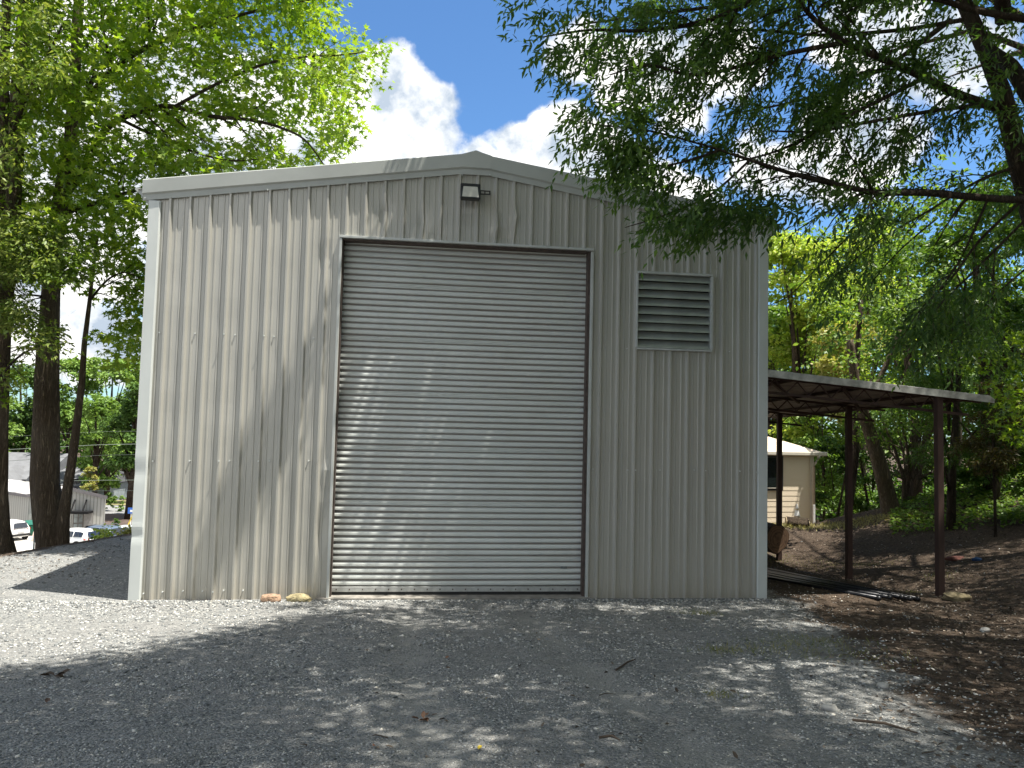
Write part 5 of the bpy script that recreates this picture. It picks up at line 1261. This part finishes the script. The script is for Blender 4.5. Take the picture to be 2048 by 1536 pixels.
# ------------------------------------------------------------------ ground scatter
def polar(n, r0, r1, a0=-.75, a1=.95, p=1.0):
    r = np.exp(rng.uniform(math.log(r0), math.log(r1), n)) if p == 1 else r0+(r1-r0)*rng.random(n)**p
    a_ = YAW+rng.uniform(a0, a1, n); return CP[0]+r*np.sin(a_), CP[1]+r*np.cos(a_), r
def soilness(x, y):
    s_ = sstep(x-(10.5+.33*np.minimum(y, 0)), -1.0, 1.2); d_ = (x+3.8)*-.91+(y-3.7)*.41
    return np.maximum(s_, sstep(d_, -.25, .35))
def outside(x, y, m_=.04): return ~((x > -.03-m_) & (x < BW+.03+m_) & (y > -.06-m_) & (y < BD))
x, y, r = polar(150000, 3.0, 24, p=1); k = outside(x, y, .05) & (rng.random(len(x)) > soilness(x, y)*.93+.0) & (rng.random(len(x)) > .75*(np.exp(-((x-(4.25+.10*np.sin(y*.5)-.02*y))/.24)**2)+np.exp(-((x-(5.95+.10*np.sin(y*.5)-.02*y))/.24)**2))*(y < -.8)) & ((rng.random(len(x)) < .38) | gate(np.stack([x, y, x*0], -1), 1.6, .15, 44)) 
x, y, r = x[k], y[k], r[k]
mst, t, b = newmat('gravel_stone')
rn = t.new('ShaderNodeNewGeometry').outputs['Random Per Island']
t.l.new(t.ramp(rn, [(0, (.10, .108, .11)), (.3, (.19, .20, .20)), (.65, (.32, .33, .325)), (.88, (.48, .48, .455)), (1, (.66, .62, .54))]), b.inputs['Base Color']); b.inputs['Roughness'].default_value = .85; b.inputs['Specular IOR Level'].default_value = .25
OCT = ([(1, 0, -.1), (.3, .8, .1), (-.8, .5, -.1), (-.7, -.6, .1), (.4, -.8, 0), (.1, .1, .75), (-.1, 0, -.7)], [(0, 1, 5), (1, 2, 5), (2, 3, 5), (3, 4, 5), (4, 0, 5), (1, 0, 6), (2, 1, 6), (3, 2, 6), (4, 3, 6), (0, 4, 6)])
def stones(name, x, y, s_, lab, flat=.55):
    z = H(x, y)+s_*.12
    sc_ = np.stack([s_*rng.uniform(.8, 1.3, len(x)), s_*rng.uniform(.6, 1.0, len(x)), s_*rng.uniform(.35, .7, len(x))*flat/.55], -1)
    return tag(scatter(name, OCT[0], OCT[1], np.stack([x, y, z], -1), rotmats(len(x), .5), sc_, mst, jitter=.22), lab, 'gravel', kind='stuff')
s_ = rng.uniform(.006, .0145, len(x))*np.clip(r/6.5, .7, 1.5)*np.where(rng.random(len(x)) < .06, 2.0, 1)
stones('gravel', x, y, s_, 'loose blue-grey crushed stone covering the drive')
# heavier spill of stone along the foot of the wall
n = 5200; x = rng.uniform(-2.2, 10.6, n); y = -.12-np.abs(rng.normal(0, .38, n)); k = outside(x, y, .03); x, y = x[k], y[k]
k = (rng.random(len(x)) < np.interp(x, [-2, 1, 4, 7.2, 8, 10.6], [1, .8, .4, .8, 1, .7])); x, y = x[k], y[k]
stones('stone_spill', x, y, rng.uniform(.012, .03, len(x)), 'larger broken stone spilled along the foot of the wall')
# leaf litter
mlt, t, b = newmat('dry_leaf')
rn = t.new('ShaderNodeNewGeometry').outputs['Random Per Island']
t.l.new(t.ramp(rn, [(0, (.03, .022, .015)), (.5, (.075, .055, .038)), (.8, (.14, .11, .08)), (.95, (.26, .21, .16)), (1, (.40, .34, .27))]), b.inputs['Base Color']); b.inputs['Roughness'].default_value = .8
x, y, r = polar(80000, 3.2, 30, -.2, .95); k = outside(x, y) & (rng.random(len(x)) < np.maximum(.006, soilness(x, y)**1.3*(.35+.65*sstep(x, 9, 14)))) & (x > 1)
x2 = rng.uniform(-4.5, -1.5, 900); y2 = rng.uniform(1.5, 8, 900)
x = np.concatenate([x[k], x2]); y = np.concatenate([y[k], y2])
n = len(x); P = np.stack([x, y, H(x, y)+.008], -1); D_ = rnd_unit(n); D_[:, 2] *= .25; N_ = rnd_unit(n)*.55+A([0, 0, 1])
S = rng.uniform(.6, 1.3, n); 
CURL = ([(0,0,0),(.3,.4,.16),(.7,.3,.2),(1,0,.05),(.7,-.3,.24),(.3,-.4,.12)], [(0, 3, 2, 1), (0, 5, 4, 3)])
tag(scatter('leaf_litter', CURL[0], CURL[1], P, frames(D_, N_), np.stack([S*.05, S*.027, S*.03], -1), mlt), 'dry brown leaves strewn over the soil and bank', 'leaf litter', kind='stuff')
# fallen twigs
mb = MB(); xt, yt, rt = polar(330, 3.3, 16, -.3, .9)
for X, Y, R in zip(xt, yt, rt):
    if not outside(X, Y) or random.random() > .06+.9*float(soilness(A(X), A(Y))): continue
    a_ = random.uniform(0, PI); Lh = random.uniform(.06, .3); p0 = A([X, Y]); p1 = p0+A([math.cos(a_), math.sin(a_)])*Lh
    pm_ = (p0+p1)/2+rng.normal(0, .02, 2); mb.tube([(p0[0], p0[1], Hs(*p0)+.012), (pm_[0], pm_[1], Hs(*pm_)+.022), (p1[0], p1[1], Hs(*p1)+.012)], [.005, .004, .002], 4)
mtw = pm('twig_brown', (.07, .05, .035), .9)
tag(mb.build('fallen_twigs', mtw), 'thin dead twigs scattered on the gravel and soil', 'twigs', kind='stuff')
for lab, a_, b_, w_ in (('long fallen stick across the sunlit gravel at lower right', (1705, 1440), (1835, 1466), .011), ('short dark stick on the gravel at right centre', (1232, 1340), (1272, 1318), .010), ('pale stick on the brown soil at right', (1942, 1345), (1975, 1368), .007), ('dark stick in the bottom right part of the gravel', (1198, 1475), (1240, 1480), .009)):
    p, q = ground_at(*a_, .02), ground_at(*b_, .02); mid = (p+q)/2+A([.02, .03, .0]); mid[2] = Hs(mid[0], mid[1])+.03
    tag(MB().tube([p, mid, q], [w_, w_*.9, w_*.5], 6).build('stick', mtw), lab, 'stick')
# single leaves that stand out
def one_leaf(px_, py_, size, m_, lab, tpl=CURL, n=1):
    p = ground_at(px_, py_, .01); P = p[None]+(rng.normal(0, size*.5, (n, 3))*A([1, 1, .15]) if n > 1 else 0); P[:, 2] = np.maximum(P[:, 2], p[2])
    tag(scatter('fallen_leaf' if n == 1 else 'leaf_clump', tpl[0], tpl[1], P, frames(rnd_unit(n)*A([1, 1, .2]), rnd_unit(n)*.5+A([0, 0, 1])), np.full((n, 3), size)*A([1, .7, 1]), m_), lab, 'leaf')
myl = pm('yellow_leaf_single', (.75, .55, .05), .5); mbl_ = pm('brown_leaf_single', (.22, .12, .07), .7)
one_leaf(957, 1499, .055, myl, 'single bright yellow leaf near the bottom centre of the gravel')
one_leaf(850, 1436, .06, mbl_, 'crumpled clump of brown leaves on the gravel in the lower middle', n=7)
one_leaf(1040, 1332, .055, pm('dark_leaf_single', (.04, .025, .018), .7), 'dark brown leaf scrap on the gravel right of centre', n=1)
one_leaf(890, 1316, .05, mbl_, 'small brown leaf on the gravel in front of the door', n=1)
one_leaf(750, 1490, .05, pm('rust_leaf', (.38, .17, .09), .7), 'small rust coloured leaf at the bottom left of centre')
one_leaf(105, 1352, .09, pm('dark_leaf_b', (.06, .04, .025), .7), 'dark leafy scrap on the gravel at the left', n=5)
one_leaf(92, 1405, .07, pm('dark_leaf_c', (.09, .05, .03), .7), 'small brown leaf at the far left of the shaded gravel', n=1)
# grass tufts, ground cover, weeds
BLADE = ([(0, -.5, 0), (0, .5, 0), (.55, .35, .06), (.55, -.35, .06), (1, 0, .25)], [(0, 3, 2, 1), (3, 4, 2)])
lf_gr = leafmat('grass_blade', G((.10, .15, .03), (.20, .22, .06), (.34, .30, .12)), .3)
P = []
for px_, py_, n, s_ in ((1565, 1292, 260, .30), (1640, 1285, 200, .30), (1480, 1302, 160, .22), (1400, 1228, 160, .16), (1430, 1300, 90, .12), (1700, 1310, 160, .35), (615, 1190, 90, .08), (690, 1192, 40, .1), (1880, 1160, 120, .2), (1825, 1185, 60, .06), (1640, 1110, 260, .5), (1560, 1120, 260, .4), (1740, 1130, 160, .3), (1435, 1392, 60, .08)):
    c = ground_at(px_, py_); X = c[0]+rng.normal(0, s_, n); Y = c[1]+rng.normal(0, s_, n); k = outside(X, Y, .0); P.append(np.stack([X[k], Y[k], H(X[k], Y[k])], -1))
P = np.concatenate(P); n = len(P); D_ = rnd_unit(n)*.9+A([0, 0, 1.0]); D_[:, 2] = np.abs(D_[:, 2]); S = rng.uniform(.5, 1.2, n)
tag(scatter('grass', BLADE[0], BLADE[1], P, frames(D_, rnd_unit(n)), np.stack([S*.07, S*.006, S*.03], -1), lf_gr), 'sparse short grass and moss on the soil', 'grass', kind='stuff')
# sunlit low growth along the crest behind the carport
X = rng.uniform(13.2, 18.6, 2600); Y = np.interp(X, [13.2, 15, 17, 18.6], [9.2, 8.9, 8.4, 7.8])+rng.normal(0, .3, 2600)
P = np.stack([X, Y, H(X, Y)], -1); D_ = rnd_unit(2600)+A([0, 0, 1.0]); D_[:, 2] = np.abs(D_[:, 2])
tag(scatter('dry_grass', BLADE[0], BLADE[1], P, frames(D_, rnd_unit(2600)), rng.uniform(.6, 1.3, (2600, 1))*A([[.11, .012, .04]]), leafmat('dry_blade', G((.25, .23, .08), (.40, .36, .15), (.5, .45, .2)), .3)), 'pale dry grass along the crest behind the carport', 'grass', kind='stuff')
X = rng.uniform(14.5, 25, 30000); Y = rng.uniform(2.5, 15, 30000)
lower = np.interp(X, [14.5, 16.6, 16.8, 18.5, 21, 25], [30, 30, 6.8, 5.4, 4.4, 3.2])
k = (Y > lower+rng.normal(0, .35, len(X))) & (Y < lower+6.5) & (X > 4.33+.665*(Y+12.3)); X, Y = X[k][:15000], Y[k][:15000]
P = np.stack([X, Y, H(X, Y)+rng.uniform(0, .16, len(X))], -1); n = len(P); S = rng.uniform(.6, 1.3, n)
tag(scatter('ground_cover', BROAD[0], BROAD[1], P, frames(rnd_unit(n)*A([1, 1, .4]), rnd_unit(n)*.6+A([0, 0, 1])), np.stack([S*.11, S*.08, S*.08], -1), lf_mid), 'low green ivy-like ground cover on the bank', 'ground cover', kind='stuff')
wd = Leaves(); C = frust([(195, 1068), (205, 1052), (222, 1058), (228, 1066), (205, 1082), (190, 1080)], 22, 18.8, 19.8, 3)
for nm, poly, n, m_, lab in (('weed_clump', [(192, 1072), (203, 1054), (222, 1056), (228, 1068), (205, 1080)], 26, lf_br, 'leafy green weeds on the crest beside the blue-grey car'), ('weed_clump', [(238, 1060), (262, 1054), (272, 1052), (272, 1066), (245, 1072)], 30, lf_yel, 'yellow-green weeds on the crest below the yellow guy wire'), ('weed_clump', [(172, 1078), (190, 1074), (192, 1086), (172, 1090)], 12, lf_mid, 'small weeds in front of the white car')):
    C = frust(poly, n, 18.6, 19.6, 2); wd = Leaves(); wd.sprays(C, 9, .12, .085, .06, .2); c0 = C.mean(0); root = empty(nm, (c0[0], c0[1], Hs(c0[0], c0[1])), label=lab, cat='weeds')
    under(root, wd.build('foliage', BROAD, m_, root))
    mb = MB()
    for c in C[::2]: mb.tube([(c[0]*.9+c0[0]*.1, c[1], Hs(c[0], c[1])-.05), c], [.006, .003], 4)
    under(root, mb.build('stems', bk2, root))
for px_, lab in ((33, 'dead grey weed beside the leftmost trunk'), (52, 'dead weed stalk between the trunk and the slim post')):
    g = ground_at(px_, 1108); g = at(px_, 1112, 16.9); g[2] = Hs(g[0], g[1]); mb = MB()
    for k in range(7):
        a_ = random.uniform(0, 6.28); d = A([math.cos(a_)*.6, math.sin(a_)*.6, 1]); Lh = random.uniform(.12, .3)
        mb.tube([g, g+d*Lh*.6, g+d*Lh+A([d[0], d[1], -.4])*.06], [.006, .005, .002], 4)
    tag(mb.build('dead_weed', mtw), lab, 'weed')
